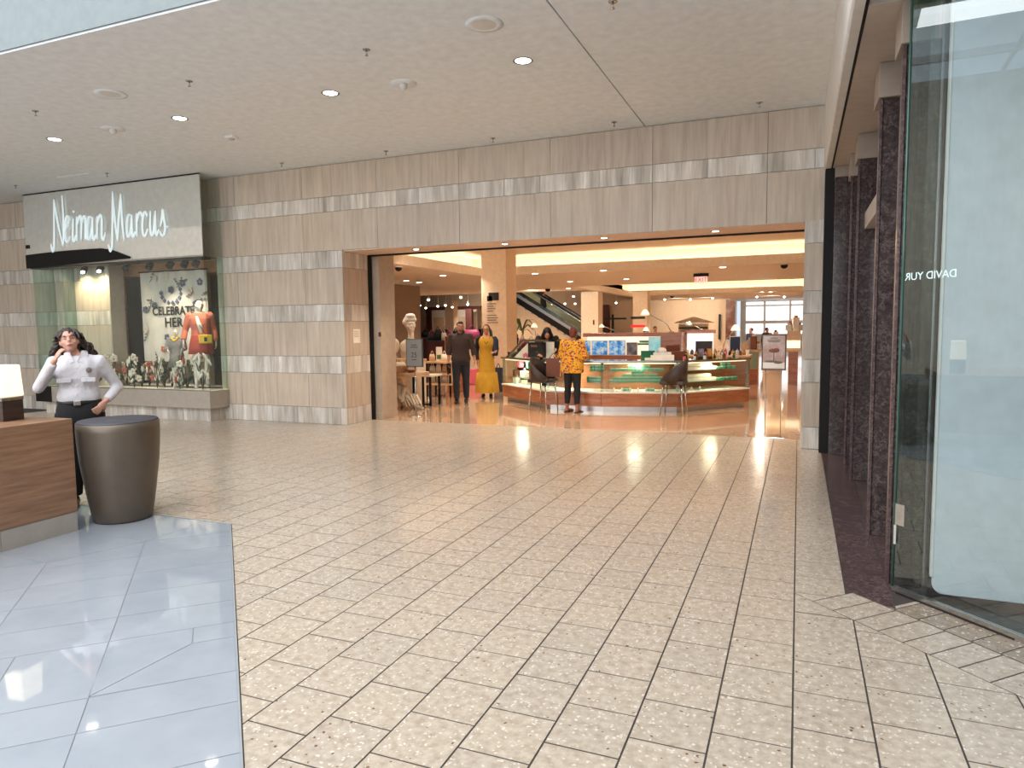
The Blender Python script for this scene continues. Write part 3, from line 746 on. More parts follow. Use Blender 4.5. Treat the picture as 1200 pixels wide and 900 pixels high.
for a, b in ((BX0+.12,-12.6),(-12.6,BX1-.015)):
    MB().box((a+.003,YB+.002,gz0),(b-.003,YB+.014,gz1)).build('pane','glass',gw,world=True)
MB().box((BX1-.014,YB+.018,gz0),(BX1,9.85,gz1)).build('pane','glass_green',gw,world=True)
MB().box((BX0+.12,YB+.018,gz0),(BX0+.134,9.85,gz1)).build('pane','glass_green',gw,world=True)
MB().box((-13.72,YB+.20,gz0),(-13.706,9.85,gz1)).build('pane','glass_green',gw,world=True)
MB().box((BX0+.10,YB-.01,.555),(BX1+.01,YB+.02,.572)).build('bottom_rail','steel',gw,world=True)
ss = thing('display_sill','beige metal faced ledge carrying the glass display window','ledge',(BX0,YB,.24))
MB().box((-13.95,YB-.01,.24),(BX1+.01,9.85,.555)).build('face_panel','base',ss,world=True,bevel=.004)
MB().box((BX0,YB-.01,.24),(-13.955,9.85,.555)).build('end_panel','black',ss,world=True,bevel=.004)
pl = thing('stone_plinth','low banded stone plinth under the display ledge','plinth',(-14.3,9.5,0))
xs = [-14.3,-13.4,-12.3,-11.2,-10.5,-9.84]
for a, b in zip(xs[:-1],xs[1:]): MB().box((a+.003,9.5,0),(b-.003,9.86,.24)).build('stone_slab','band_dark',pl,world=True)
# inside of the window
struct(MB().box((WX0-.4,YF+.3,WZ0-.1),(WX1+.4,YF+1.9,WZ0)).box((BX0+.15,YB+.02,.50),(BX1-.02,YF+.3,.559)).build('floor','whitep'))
struct(MB().box((WX0-.4,YF+1.9,WZ0),(WX1+.4,YF+2.0,3.2)).box((WX0-.44,YF+.3,WZ0),(WX0-.4,YF+1.9,3.2)).box((WX1+.4,YF+.3,WZ0),(WX1+.44,YF+1.9,3.2)).build('wall_window','oak'))
struct(MB().box((WX0-.4,YF+.3,WZ1),(WX1+.4,YF+1.9,3.2)).build('ceiling','tan'))
struct(MB().box((WX0-.0,YF-.02,WZ0),(WX0+.03,YF+.3,WZ1)).build('trim_6','base'))
struct(MB().box((WX0-.38,10.44,2.78),(WX1+.38,10.52,3.0)).build('wall_bulkhead','bulk'))
YBAN = 10.35
def px_panel(x0,y0,x1,y1,Y): a = at(x0,y0,Y); b = at(x1,y1,Y); return a.x, b.x, b.z, a.z
for (xa,xb,ya,yb,l) in ((134,170,326,462,'tall black folding panel left of the floral banner'),(246,263,323,449,'tall black folding panel right of the floral banner')):
    x0,x1,z0,z1 = px_panel(xa,ya,xb,yb,10.55); z0 = WZ0+.002
    t = thing('folding_screen',l,'screen',((x0+x1)/2,10.55,z0)); MB().box((x0,10.55,z0),(x1,10.60,z1)).build('sheet','blackmat',t,world=True,bevel=.004)
x0,x1,z0,z1 = px_panel(164,320,246,424,YBAN)
bn = thing('floral_banner','pale floral fabric banner reading CELEBRATE HER behind mannequins','banner',((x0+x1)/2,YBAN,z0))
m = MB(); n = 24
vs = []; 
for i in range(n+1):
    for j in (0,1): vs.append((x0+(x1-x0)*i/n, YBAN+.015*math.sin(i*1.1), z0 if j == 0 else z1))
for i in range(n+1):
    for j in (0,1): vs.append((x0+(x1-x0)*i/n, YBAN+.008+.015*math.sin(i*1.1), z0 if j == 0 else z1))
q = 2*(n+1); fs = [(2*i,2*i+2,2*i+3,2*i+1) for i in range(n)]+[(q+2*i,q+2*i+1,q+2*i+3,q+2*i+2) for i in range(n)]
m.add(vs,fs,True).build('cloth','banner',bn,world=True)
MB().tube([(x0-.03,YBAN,z1+.01),(x1+.03,YBAN,z1+.01)],.015).build('rail','black',bn,world=True)
cx_ = (x0+x1)/2; bw, bh = x1-x0, z1-z0
for s_, dx_, z_, sz in (('CELEBRATE',-.0,z0+bh*.56,.24),('HER',.0,z0+bh*.43,.27)):
    o = text('lettering',s_,'ink',bn,(0,0,0),sz,(PI/2,0,0),.002,bold=.004,sx=1.0 if s_ == 'HER' else .92); o.location = Vector((cx_+dx_-.0,YBAN-.024,z_))-bn.location
rf = random.Random(21)
for k in range(46):
    u, w = rf.random(), rf.random()
    if .12 < u < .95 and .36 < w < .63: continue
    if k % 3 and .25 < u < .8 and .15 < w < .8: continue
    c = Vector((x0+.08+u*(bw-.16), YBAN-.022, z0+.08+w*(bh-.16))); kind = rf.choice(('flower_r','flower_b','stem_p','stem_p','petal'))
    m = MB()
    if kind in ('stem_p',):
        a = rf.uniform(0,PI*2); L = rf.uniform(.12,.28)
        m.tube([c,c+Vector((math.cos(a)*L*.5+.03,0,math.sin(a)*L*.5)),c+Vector((math.cos(a)*L,0,math.sin(a)*L))],.007,5)
        for j in (.4,.7,1.0): m.ell(c+Vector((math.cos(a)*L*j,0,math.sin(a)*L*j+.02)),(.03,.003,.015),8,None,5)
    else:
        for j in range(5):
            a = j*PI*.4+k; m.ell(c+Vector((math.cos(a)*.045,0,math.sin(a)*.045)),(.036,.003,.03),8,None,5)
    m.build('printed_flower',kind,bn,world=True)
for j in range(9):
    a = PI*1.0+PI*j/8*1.1; c = Vector((cx_-.04+.27*math.cos(a),YBAN-.022,z0+bh*.74+.2*math.sin(a)+.04)); m = MB()
    for q in range(4): m.ell(c+Vector((math.cos(q*1.6)*.025,0,math.sin(q*1.6)*.025)),(.022,.003,.022),8,None,5)
    m.build('printed_flower','flower_b',bn,world=True)
# low plants and flowers standing along the window floor
kinds = [('pale paper flower plant with broad leaves','whitep','petal'),('grey green leafy paper plant','leaf_dk','whitep'),('ivory blossom plant with dark leaves','petal','leaf_dk')]
where = ['behind the guard\'s shoulder','at the left end of the window display','beside the left end of display','under the left black panel','before the left black panel','left of banner foot','under the banner\'s left edge','below the banner\'s left half','below the middle of the banner','left of the child mannequin','at the child mannequin\'s feet','between the two mannequins','at the tall mannequin\'s feet','right of the tall mannequin','at the right corner of the glass','nearest the right glass corner']
for k in range(16):
    px = 104+ (k)*8.9; Yp = YB+.22+.16*(k%3); b = at(px,450,Yp); lab, lm, fm = kinds[k%3]
    t = thing('paper_plant', lab+' '+where[k], 'plant', (b.x,Yp,.562), rf.uniform(0,6), 'plants along the display window')
    st = MB(); lv = MB(); fw_ = MB()
    for j in range(10):
        a = rf.uniform(0,2*PI); h = rf.uniform(.16,.50 if k%3 else .60); r = rf.uniform(.05,.15)
        tip = Vector((math.cos(a)*r,math.sin(a)*r*.8,h)); st.tube([(0,0,0),tip*.5+Vector((0,0,.03)),tip],.006,5)
        if j % 3 == 0:
            for q in range(5): fw_.ell(tip+Vector((math.cos(q*1.26)*.04,-.01,math.sin(q*1.26)*.04)),(.035,.015,.03),8,None,6)
        else:
            rotm = Matrix.Rotation(rf.uniform(-.9,.9),3,'Y')
            lv.ell(tip+Vector((0,0,.03)),(.026,.010,.075),8,rotm,6); lv.ell(tip*.55,(.024,.010,.06),8,Matrix.Rotation(rf.uniform(-1.2,1.2),3,'Y'),6)
    st.build('stem','leaf_dk',t); lv.build('leaves',lm,t); fw_.build('blossom',fm if k%4 else 'flower_r',t)
# ------------------------------------------------------------------ desk, lamp and taupe bin
DX = -5.51
dk = thing('reception_desk','wooden block desk on beige plinth at the left edge','desk',(DX-.9,2.9,0))
MB().box((DX-1.9,1.6,.165),(DX,3.865,.90)).build('body','desk_wood',dk,world=True,bevel=.003)
MB().box((DX-1.9,1.6,.90),(DX,3.865,.94)).build('top','desk_wood',dk,world=True,bevel=.003)
MB().box((DX-1.88,1.62,.002),(DX-.004,3.255,.163)).build('plinth_panel','base',dk,world=True); MB().box((DX-1.88,3.258,.002),(DX-.004,3.858,.163)).build('plinth_panel','base',dk,world=True)
lp = on_z(3,494,.94)
tl = thing('table_lamp','glowing square shade table lamp with dark wood base on desk','lamp',(lp.x-.06,lp.y+.06,.94),.12)
MB().box((-.09,-.09,0),(.09,.09,.165)).build('base','darkwood',tl,bevel=.004); MB().box((-.092,-.092,.165),(.092,.092,.19)).build('collar','steel',tl)
m = MB(); a, b = .098, .088
m.add([(-a,-a,.195),(a,-a,.195),(a,a,.195),(-a,a,.195),(-b,-b,.45),(b,-b,.45),(b,b,.45),(-b,b,.45)],[(0,3,2,1),(4,5,6,7),(0,1,5,4),(1,2,6,5),(2,3,7,6),(3,0,4,7)]); m.build('shade','shade',tl,bevel=.01)
BC = (-5.50,4.27)
tb = thing('litter_bin','tall tapered taupe metal bin with dark round lid','bin',(BC[0],BC[1],0))
prof = [(.22,.003),(.235,.02),(.262,.18),(.288,.36),(.312,.54),(.322,.70),(.326,.80),(.324,.865),(.314,.87),(.311,.84)]
MB().lathe((0,0,0),prof,56).build('body','taupe',tb); MB().lathe((0,0,0),[(.316,.85),(.316,.876),(.308,.883),(.0,.886)],56).build('lid','lid',tb)
# the lamp reflected in the shop glass is the table lamp on this desk

# ------------------------------------------------------------------ people and mannequins
# each figure is drawn facing -Y in its own space (metres, 1.70 tall), then placed, turned and scaled
def hand(mb, w, d, side, palm, curl=.5, spread=1.0, sc=1.0):
    """w wrist, d direction of the hand, palm: palm normal"""
    d = Vector(d).normalized(); palm = Vector(palm); palm = (palm-d*palm.dot(d)).normalized(); s = d.cross(palm)*side
    w = Vector(w)
    P = lambda a,b,c: w+(d*a+s*b+palm*c)*sc
    mt = Matrix((s,d,palm)).transposed()
    mb.ell(P(.045,0,0),(.038*sc,.052*sc,.016*sc),14,mt)
    for k,(o,L) in enumerate(((.030,.070),(.010,.078),(-.010,.073),(-.029,.058))):
        a0 = P(.080,o,0); c1 = curl
        p1 = P(.085+L*.40*math.cos(c1*.6),o*spread*1.1,L*.40*math.sin(c1*.6)); p2 = P(.085+L*(.40*math.cos(c1*.6)+.33*math.cos(c1*1.7)),o*spread*1.15,L*(.40*math.sin(c1*.6)+.33*math.sin(c1*1.7)))
        p3 = P(.085+L*(.40*math.cos(c1*.6)+.33*math.cos(c1*1.7)+.25*math.cos(c1*2.6)),o*spread*1.15,L*(.40*math.sin(c1*.6)+.33*math.sin(c1*1.7)+.25*math.sin(c1*2.6)))
        mb.tube([a0,p1,p2,p3],[.0098*sc,.009*sc,.0082*sc,.0066*sc],8)
    mb.tube([P(.02,.028,.004),P(.045,.050,.012),P(.075,.060,.022)],[.013*sc,.0115*sc,.0085*sc],8)
def head(mb, c, yaw, pitch, roll=0, sc=1.0):
    R3 = Matrix.Rotation(yaw,3,'Z')@Matrix.Rotation(roll,3,'Y')@Matrix.Rotation(pitch,3,'X'); c = Vector(c)
    T = lambda p: c+R3@(Vector(p)*sc)
    E_ = lambda p,r: mb.ell(T(p),tuple(q*sc for q in r),18,R3,12)
    E_((0,.012,.025),(.074,.093,.088)); E_((0,-.018,-.022),(.063,.072,.082)); E_((0,-.048,-.082),(.034,.034,.028))
    E_((0,-.060,-.040),(.040,.030,.040)); E_((.036,-.052,-.022),(.026,.026,.026)); E_((-.036,-.052,-.022),(.026,.026,.026))
    mb.tube([T((0,-.084,.018)),T((0,-.104,-.022)),T((0,-.092,-.034))],[.009*sc,.014*sc,.010*sc],10)
    E_((.0,-.086,.030),(.045,.014,.010))
    for s_ in (-1,1): E_((s_*.074,.005,-.004),(.010,.020,.030))
    E_((0,-.088,-.056),(.026,.012,.008)); E_((0,-.086,-.066),(.022,.011,.007))
    return T, R3
def face(parent, T, R3, sc=1.0, lips='lips', brow='hair_dk', closed=False):
    for s_ in (-1,1):
        if not closed:
            MB().ell(T((s_*.030,-.080,.006)),(.013*sc,.008*sc,.007*sc),10,R3,8).build('eye','fascia',parent)
            MB().ell(T((s_*.030,-.087,.006)),(.006*sc,.003*sc,.006*sc),8,R3,6).build('iris','ink',parent)
        else: MB().tube([T((s_*.018,-.086,.004)),T((s_*.031,-.0875,.000)),T((s_*.044,-.080,.004))],.0022*sc,6).build('eyelid','hair_dk',parent)
        MB().tube([T((s_*.014,-.096,.024)),T((s_*.032,-.096,.032)),T((s_*.050,-.082,.026))],[.003*sc,.004*sc,.002*sc],6).build('eyebrow',brow,parent)
    MB().tube([T((-.022,-.094,-.060)),T((0,-.101,-.059)),T((.022,-.094,-.060))],[.003*sc,.0065*sc,.003*sc],8).build('mouth',lips,parent)
TORSO = [(0,0,.86,.150,.108),(0,.004,.93,.168,.120),(0,0,1.02,.145,.105),(0,-.004,1.12,.138,.104),(0,-.008,1.24,.160,.118),(0,-.004,1.34,.176,.112),(0,.004,1.41,.160,.092),(0,.008,1.455,.095,.070),(0,.008,1.48,.055,.055)]
def torso(mb, g=0, top=9, bot=0, w=1.0):
    mb.loft([(x,y,z,(a+(g if z < 1.36 else g*.3))*(w if z < 1.36 else 1),b+g) for (x,y,z,a,b) in TORSO[bot:top]],24)
def arm(mb, sh, el, wr, g=0, upto=1.0):
    sh, el, wr = Vector(sh), Vector(el), Vector(wr); e2 = el.lerp(wr, upto)
    mb.ell(sh,(.056+g,.056+g,.060+g)); mb.tube([sh,sh.lerp(el,.5),el],[.052+g,.046+g,.038+g],12); mb.ell(el,(.039+g,)*3,12)
    mb.tube([el,el.lerp(e2,.35),e2],[.038+g,.038+g,(.024 if upto > .95 else .03)+g],12)
def leg(mb, hp, kn, an, g=0, upto=1.0, w=1.0):
    hp, kn, an = Vector(hp), Vector(kn), Vector(an)
    mb.tube([hp+Vector((0,0,.02)),hp.lerp(kn,.5),kn],[(.088+g)*w,(.073+g)*w,(.054+g)*w],14); mb.ell(kn,((.054+g)*w,)*3,12)
    a2 = kn.lerp(an,upto); mb.tube([kn,kn.lerp(a2,.35),a2],[(.054+g)*w,(.055+g)*w,(.036+g)*w],14)
def foot(mb, an, yaw=0, g=0, L=.25):
    an = Vector(an); R3 = Matrix.Rotation(yaw,3,'Z'); T = lambda p: Vector((an.x,an.y,0))+R3@Vector(p)
    mb.tube([T((0,.045,.045)),T((0,-.02,.05)),T((0,-.11,.036)),T((0,-L*.72,.026))],[.040+g,.042+g,.040+g,.026+g],12,flat=.8)
    mb.ell(T((0,.03,.035)),(.034+g,.042+g,.035)); mb.tube([T((0,.0,.05)),an],[.038+g,.036+g],12)
    return mb
def sole_fix(mb):
    mb.v = [Vector((v.x,v.y,max(v.z,.004))) for v in mb.v]; return mb
def person(label, loc, rz, sc, J, skin, outfit, cat='person', name='person', voxel=.011, group=None):
    """J: joints; outfit: callable adding clothing; returns the Empty"""
    t = thing(name, label, cat, loc, rz, group); t.scale = (sc,sc,sc)
    b = MB(); T, R3 = head(b, J['head'], J.get('yaw',0), J.get('pitch',0), J.get('roll',0))
    b.tube([(0,.012,1.42),Vector(J['head'])+R3@Vector((0,.022,-.07))],[.056,.050],14); torso(b)
    for s_, k in ((-1,'R'),(1,'L')):                       # R = figure's right = -X when facing -Y ... kept as screen side
        arm(b, J['sh'+k], J['el'+k], J['wr'+k]); h = J['hand'+k]; hand(b, J['wr'+k], h[0], s_*h[3] if len(h) > 3 else s_, h[1], h[2])
        leg(b, J['hp'+k], J['kn'+k], J['an'+k]); 
        if J.get('bare'): foot(b, J['an'+k], J.get('fy'+k,0))
    sole_fix(b); body = b.build('body', skin, t, remesh=voxel)
    outfit(t, T, R3, J); return t
def std(**kw):
    J = dict(head=(0,-.005,1.585), shR=(-.185,.0,1.385), shL=(.185,.0,1.385), elR=(-.235,.02,1.10), elL=(.235,.02,1.10), wrR=(-.245,-.05,.86), wrL=(.245,-.05,.86),
             handR=((0,-.1,-1),(1,0,0),.45), handL=((0,-.1,-1),(-1,0,0),.45), hpR=(-.085,0,.88), hpL=(.085,0,.88), knR=(-.09,-.01,.49), knL=(.09,-.01,.49), anR=(-.09,.02,.09), anL=(.09,.02,.09))
    J.update(kw); return J
def shoes(t, J, mat, g=.006, L=.26):
    for k in 'RL': sole_fix(foot(MB(), J['an'+k], J.get('fy'+k,0), g, L)).build('shoe', mat, t, remesh=.009)
def trousers(t, J, mat, g=.012, upto=.93, w=1.0, voxel=.011):
    m = MB(); m.loft([(0,0,.80,.155+g,.112+g),(0,.004,.88,.168+g,.122+g),(0,.004,.94,.168+g,.120+g),(0,0,1.01,.148+g,.108+g)],24)
    for k in 'RL': leg(m, J['hp'+k], J['kn'+k], J['an'+k], g, upto, w)
    return m.build('trousers', mat, t, remesh=voxel)

# --- security guard
J = std(head=(-.050,-.03,1.585), yaw=.10, pitch=-.30, roll=-.14, elR=(-.305,-.12,1.16), wrR=(-.140,-.25,1.43), handR=((.45,.12,.85),(.75,.45,-.35),1.0,-1),
        elL=(.325,.10,1.13), wrL=(.215,-.10,1.00), handL=((-.45,-.35,-.55),(-.6,.6,-.2),.6))
def o_guard(t, T, R3, J):
    g = .016; m = MB(); torso(m, g, 8, 2, 1.0)
    m.loft([(0,0,.99,.172,.132),(0,0,1.06,.184,.145),(0,0,1.14,.168,.132)],24)
    for s_ in (-.065,.065): m.ell((s_,-.065,1.25),(.085,.072,.10))
    m.loft([(0,0,1.16,.165,.125),(0,0,1.30,.190,.125),(0,.005,1.40,.180,.095)],24)
    for k in 'RL':
        arm(m, J['sh'+k], J['el'+k], J['wr'+k], .013, .86); s_ = -1 if k == 'R' else 1
        m.tube([(s_*.05,.01,1.41),Vector(J['sh'+k])+Vector((s_*.0,0,-.01)),Vector(J['sh'+k]).lerp(Vector(J['el'+k]),.5)],[.065,.072,.056],14); m.tube([(s_*.10,0,1.28),Vector(J['sh'+k]).lerp(Vector(J['el'+k]),.3)],[.08,.055],14)
    sh = m.build('shirt','shirt_w',t,remesh=.010,smooth=24)
    co = MB()
    for s_ in (-1,1):
        co.add([(s_*.012,-.118,1.395),(s_*.085,-.105,1.375),(s_*.098,-.045,1.475),(s_*.050,-.062,1.50),(s_*.012,-.112,1.395),(s_*.085,-.098,1.372),(s_*.096,-.040,1.468),(s_*.050,-.056,1.49)],[(0,1,2,3),(4,7,6,5),(0,4,5,1),(1,5,6,2),(2,6,7,3),(3,7,4,0)])
    co.tube([(-.075,-.02,1.475),(0,.085,1.48),(.075,-.02,1.475)],.022,10,sub=5); co.build('collar','shirt_w',sh)
    for s_ in (-1,1):
        MB().box((s_*.098-.058,-.168,1.205),(s_*.098+.058,-.156,1.245)).build('pocket_flap','shirt_w',sh,bevel=.003)
        MB().bx((s_*.145,0,1.434),(.09,.05,.012)).build('epaulette','shirt_w',sh,bevel=.003)
    for z in (1.10,1.17,1.24,1.31): MB().ell((0,-.150 if z < 1.3 else -.135,z),(.006,.004,.006),8,None,6).build('button','fascia',sh)
    MB().ell((.105,-.140,1.315),(.024,.008,.026),12).build('badge','ink_g',sh)
    trousers(t, J, 'trous', .030, .95, 1.08)
    b = MB(); n=36
    b.lathe((0,0,1.0),[(1,0),(1.02,.004),(1.02,.036),(1,.04)],n); b.v = [Vector((v.x*.182,v.y*.142,v.z-.012)) for v in b.v]; bl = b.build('belt','leather',t)
    MB().box((-.032,-.160,.985),(.026,-.146,1.032)).build('buckle','steel',bl,bevel=.004)
    shoes(t, J, 'leather')
    face(t, T, R3, closed=True)
    h = MB(); h.ell(T((0,.036,.044)),(.097,.097,.098),20,R3,14); h.ell(T((0,.06,-.02)),(.092,.075,.10),20,R3,14)
    rr = random.Random(4)
    for k in range(170):
        a = rr.uniform(-.65,PI+.35); r0 = rr.uniform(.55,1.0); p0 = T((math.cos(a)*.080*r0, .035+math.sin(a)*.06*r0+ .0, .075-.05*r0)); L = rr.uniform(.16,.27)
        out_ = R3@Vector((math.cos(a),.25+max(0,math.sin(a)),0)); pts = []; ph = rr.uniform(0,6)
        for q in range(9):
            s_ = q/8; pts.append(p0+out_*(.068*math.sin(s_*1.9)+ (.085*s_ if math.cos(a)>0.2 else 0.01*s_))+Vector((.017*math.sin(ph+s_*15),.017*math.cos(ph+s_*14),-L*s_+.02*math.sin(s_*3))))
        h.tube(pts,[.008,.011,.012,.012,.012,.011,.010,.008,.004],6)
    for k in range(60):
        a = rr.uniform(0,2*PI); e = rr.uniform(.15,1.2); q0 = Vector((math.cos(a)*math.cos(e)*.085, .036+math.sin(a)*math.cos(e)*.085, .05+math.sin(e)*.080))
        if q0.y < -.035 and q0.z < .105: continue
        ph = rr.uniform(0,6); h.tube([T(q0*(1+.05*math.sin(ph+j))+Vector((.012*math.sin(ph+j*1.6)+.012*j*math.cos(a),.010*j*math.sin(a),.012*math.cos(ph+j*1.7)-.004*j*j))) for j in range(5)],[.006,.012,.012,.010,.004],6)
    h.build('hair','hair_dk',t)
def cam_depth(px,py,d):
    r = cam2world(Vector((px-600,py-450,FPX)))/FPX*d; return Vector((r.x,r.y,r.z+EYE))
gp = cam_depth(93,468,6.55)
person('woman in white uniform shirt and black trousers, hand raised to mouth', (gp.x,gp.y,0), .85, .985, J, 'skin1', o_guard, voxel=.0075)

# --- man in dark shirt
J = std(yaw=.25, elR=(-.25,.05,1.11), wrR=(-.26,0,.87), elL=(.26,.03,1.12), wrL=(.29,-.10,.90), knR=(-.10,-.04,.49), anR=(-.10,-.05,.09), knL=(.10,.02,.49), anL=(.10,.06,.09))
def o_man(t, T, R3, J):
    m = MB(); torso(m,.022,8,0,1.10)
    for k in 'RL': arm(m,J['sh'+k],J['el'+k],J['wr'+k],.020,.45 if k == 'R' else .6)
    sh = m.build('shirt','shirt_d',t,remesh=.012)
    co = MB(); co.tube([(-.02,-.10,1.44),(-.07,-.02,1.475),(0,.085,1.48),(.07,-.02,1.475),(.02,-.10,1.44)],.020,8,sub=4); co.build('collar','shirt_d',sh)
    trousers(t,J,'jeans',.016,.98,1.05); shoes(t,J,'leather',.008,.28); face(t,T,R3)
    h = MB(); h.ell(T((0,.030,.048)),(.079,.086,.076),18,R3,12); h.ell(T((0,-.035,.088)),(.058,.04,.03),14,R3,10); h.build('hair','hair_dk',t,remesh=.008)
    MB().tube([T((-.045,-.092,-.055)),T((-.02,-.098,-.082)),T((0,-.092,-.10)),T((.02,-.098,-.082)),T((.045,-.092,-.055))],.006,6).build('stubble','hair_dk',t)
    MB().tube([(-.27,-.01,.83),(-.27,-.02,.60)],[.035,.02],10).build('dark_pouch','black',t)
mp_ = on_z(541,472)
person('man in charcoal shirt and dark jeans walking out of store', (mp_.x,mp_.y,0), .42, 1.045, J, 'skin2', o_man)
# --- woman in yellow dress
J = std(yaw=-.05, elR=(-.235,.04,1.10), wrR=(-.22,-.03,.87), elL=(.26,.03,1.13), wrL=(.20,-.16,1.06), handL=((-.4,-.8,.2),(0,.2,-1),.8))
def o_yel(t, T, R3, J):
    m = MB(); torso(m,.018,7,0,1.0); ds_ = m.loft([(0,0,.30,.21,.19),(0,0,.60,.20,.18),(0,0,.85,.18,.15),(0,0,.98,.16,.13)],28)
    d = m.build('dress','yellow',t,remesh=.012)
    f = MB(); n = 64; rings = []
    for i, (z, a) in enumerate(((.60,.215),(.585,.235),(.35,.26),(.14,.28),(.13,.275),(.36,.245),(.57,.20))):
        rings.append([( (a+.010*math.sin(k*2*PI*16/n))*math.cos(2*PI*k/n), (a*.85+.010*math.sin(k*2*PI*16/n))*math.sin(2*PI*k/n), z) for k in range(n)])
    vs = [p for r in rings for p in r]; mm = len(rings)
    f.add(vs,[(i*n+k,i*n+(k+1)%n,(i+1)*n+(k+1)%n,(i+1)*n+k) for i in range(mm-1) for k in range(n)],True); f.build('skirt_tier','yellow',d)
    MB().tube([(-.08,-.09,1.42),(-.03,-.135,1.30),(0,-.14,1.27),(.03,-.135,1.30),(.08,-.09,1.42)],.007,6,sub=3).build('necklace','ink',t)
    j = MB(); 
    j.loft([(.19,-.03,.98,.075,.075),(.20,-.02,1.15,.085,.085),(.20,0,1.35,.080,.085),(.17,.01,1.43,.06,.07)],20); j.build('denim_jacket','denim',t,remesh=.012)
    k_ = MB(); arm(k_,J['shR'],J['elR'],J['wrR'],.016,.9); k_.build('dark_sleeve','ink',t,remesh=.012)
    shoes(t,J,'shoe',.004,.24); face(t,T,R3,brow='hair_bk')
    g = MB()
    for s_ in (-1,1): g.tube([T((s_*.031+.017*math.cos(q),-.103,.006+.012*math.sin(q))) for q in [PI*2*i/10 for i in range(11)]],.0022,6)
    g.tube([T((-.014,-.104,.008)),T((.014,-.104,.008))],.002,6); g.build('glasses','ink',t)
    h = MB(); h.ell(T((0,.030,.042)),(.083,.086,.086),18,R3,12)
    for s_ in (-1,1):
        for q in range(6): h.tube([T((s_*.06,.0+q*.012,.05)),T((s_*(.088+.004*q),.0+q*.014,-.03)),T((s_*(.098+.006*q),-.02+q*.02,-.13)),T((s_*(.105),-.03+q*.02,-.21))],[.02,.024,.022,.010],8)
    h.build('hair','hair_bk',t,remesh=.009)
wp = on_z(571,466)
person('woman with glasses in long mustard yellow tiered dress beside the man', (wp.x,wp.y,0), .36, 1.0, J, 'skin2', o_yel)
# --- customer in patterned blouse, seen from behind
J = std(head=(-.02,-.03,1.575), yaw=.1, pitch=.18, elR=(-.27,-.04,1.13), wrR=(-.22,-.27,1.13), handR=((.1,-1,.1),(0,0,-1),.5), elL=(.28,-.02,1.12), wrL=(.27,-.25,1.00), handL=((-.1,-1,-.1),(0,0,-1),.5), knR=(-.11,0,.49), anR=(-.12,.02,.09), knL=(.11,0,.49), anL=(.12,.02,.09), bare=True, fyR=.2, fyL=-.25)
def o_cus(t, T, R3, J):
    m = MB(); torso(m,.04,8,0,1.12); m.loft([(0,.01,.80,.245,.185),(0,.01,.95,.24,.185),(0,0,1.2,.215,.165)],24)
    for k in 'RL': arm(m,J['sh'+k],J['el'+k],J['wr'+k],.040,.45)
    m.build('blouse','blouse',t,remesh=.012); trousers(t,J,'trous',.010,.80,1.12)
    for k in 'RL': 
        a = Vector(J['an'+k]); MB().bx((a.x,a.y-.06,.0),(.085,.24,.018)).build('sandal','leather',t,bevel=.006)
    h = MB(); h.ell(T((0,.030,.040)),(.082,.090,.086),18,R3,12); h.ell(T((0,.075,.10)),(.045,.042,.045),14,R3,10); h.ell(T((0,.06,-.03)),(.06,.05,.05),14,R3,10); h.build('hair','hair_au',t,remesh=.008)
cp = on_z(671,483)
person('woman in yellow patterned blouse seen from behind at the display counter', (cp.x,cp.y-.0,0), PI-.25, .95, J, 'skin3', o_cus)
# --- clerk with long black hair leaning over the counter
J = std(head=(0,-.16,1.50), yaw=0, pitch=.75, elR=(-.26,-.10,1.14), wrR=(-.17,-.32,1.06), handR=((.3,-1,-.1),(0,0,-1),.4), elL=(.26,-.10,1.14), wrL=(.17,-.32,1.06), handL=((-.3,-1,-.1),(0,0,-1),.4))
def o_clk(t, T, R3, J):
    m = MB(); torso(m,.02,8,0,1.0)
    for k in 'RL': arm(m,J['sh'+k],J['el'+k],J['wr'+k],.016,.95)
    m.build('jacket','ink',t,remesh=.013); trousers(t,J,'trous',.016,.95); shoes(t,J,'leather')
    h = MB(); h.ell(T((0,.025,.03)),(.095,.10,.10),18,R3,12)
    for q in range(14):
        a = -.4+q*(PI+.8)/13; h.tube([T((math.cos(a)*.07,.02+math.sin(a)*.06,.03)),T((math.cos(a)*.10,-.01+math.sin(a)*.07,-.05)),T((math.cos(a)*.115,-.02+math.sin(a)*.06,-.15)),T((math.cos(a)*.09,-.06+math.sin(a)*.03,-.26))],[.025,.032,.030,.012],8)
    h.build('hair','hair_bk',t,remesh=.012)
person('clerk with long black hair leaning over the glass counter', (-4.95,14.0,0), .35, 1.0, J, 'skin2', o_clk)
# --- distant shoppers
def o_far(top, hair, leg_='trous'):
    def f(t, T, R3, J):
        m = MB(); torso(m,.03,8,0,1.08)
        for k in 'RL': arm(m,J['sh'+k],J['el'+k],J['wr'+k],.022,.9)
        m.build('coat',top,t,remesh=.02); trousers(t,J,leg_,.016,.95,1,.02); shoes(t,J,'leather')
        MB().ell(T((0,.028,.04)),(.084,.09,.088),14,R3,10).build('hair',hair,t)
    return f
def far_person(lab, px, py_head, Y, top, hair, rz, skin='skin2', z=0):
    p = at(px, py_head, Y); person(lab, (p.x,Y,z), rz, max(.8,min(1.15,(p.z-z)/1.70)), std(), skin, o_far(top,hair), voxel=.02)
far_person('distant man in dark coat standing before the bright windows', 929, 382.5, 33, 'ink','hair_bk', 1.2)
far_person('distant shopper bending in dark coat left of man at windows', 899, 384, 31, 'ink','hair_bk', .6)
far_person('distant shopper with black hair near the lit far counters', 880, 384.5, 29, 'denim','hair_bk', -.8)
far_person('distant dark haired shopper behind the wooden back bar', 768, 382.5, 27, 'ink','hair_dk', .5)
far_person('distant shopper with black hair below the far striped column', 757, 386, 25, 'shirt_d','hair_bk', 2.0)

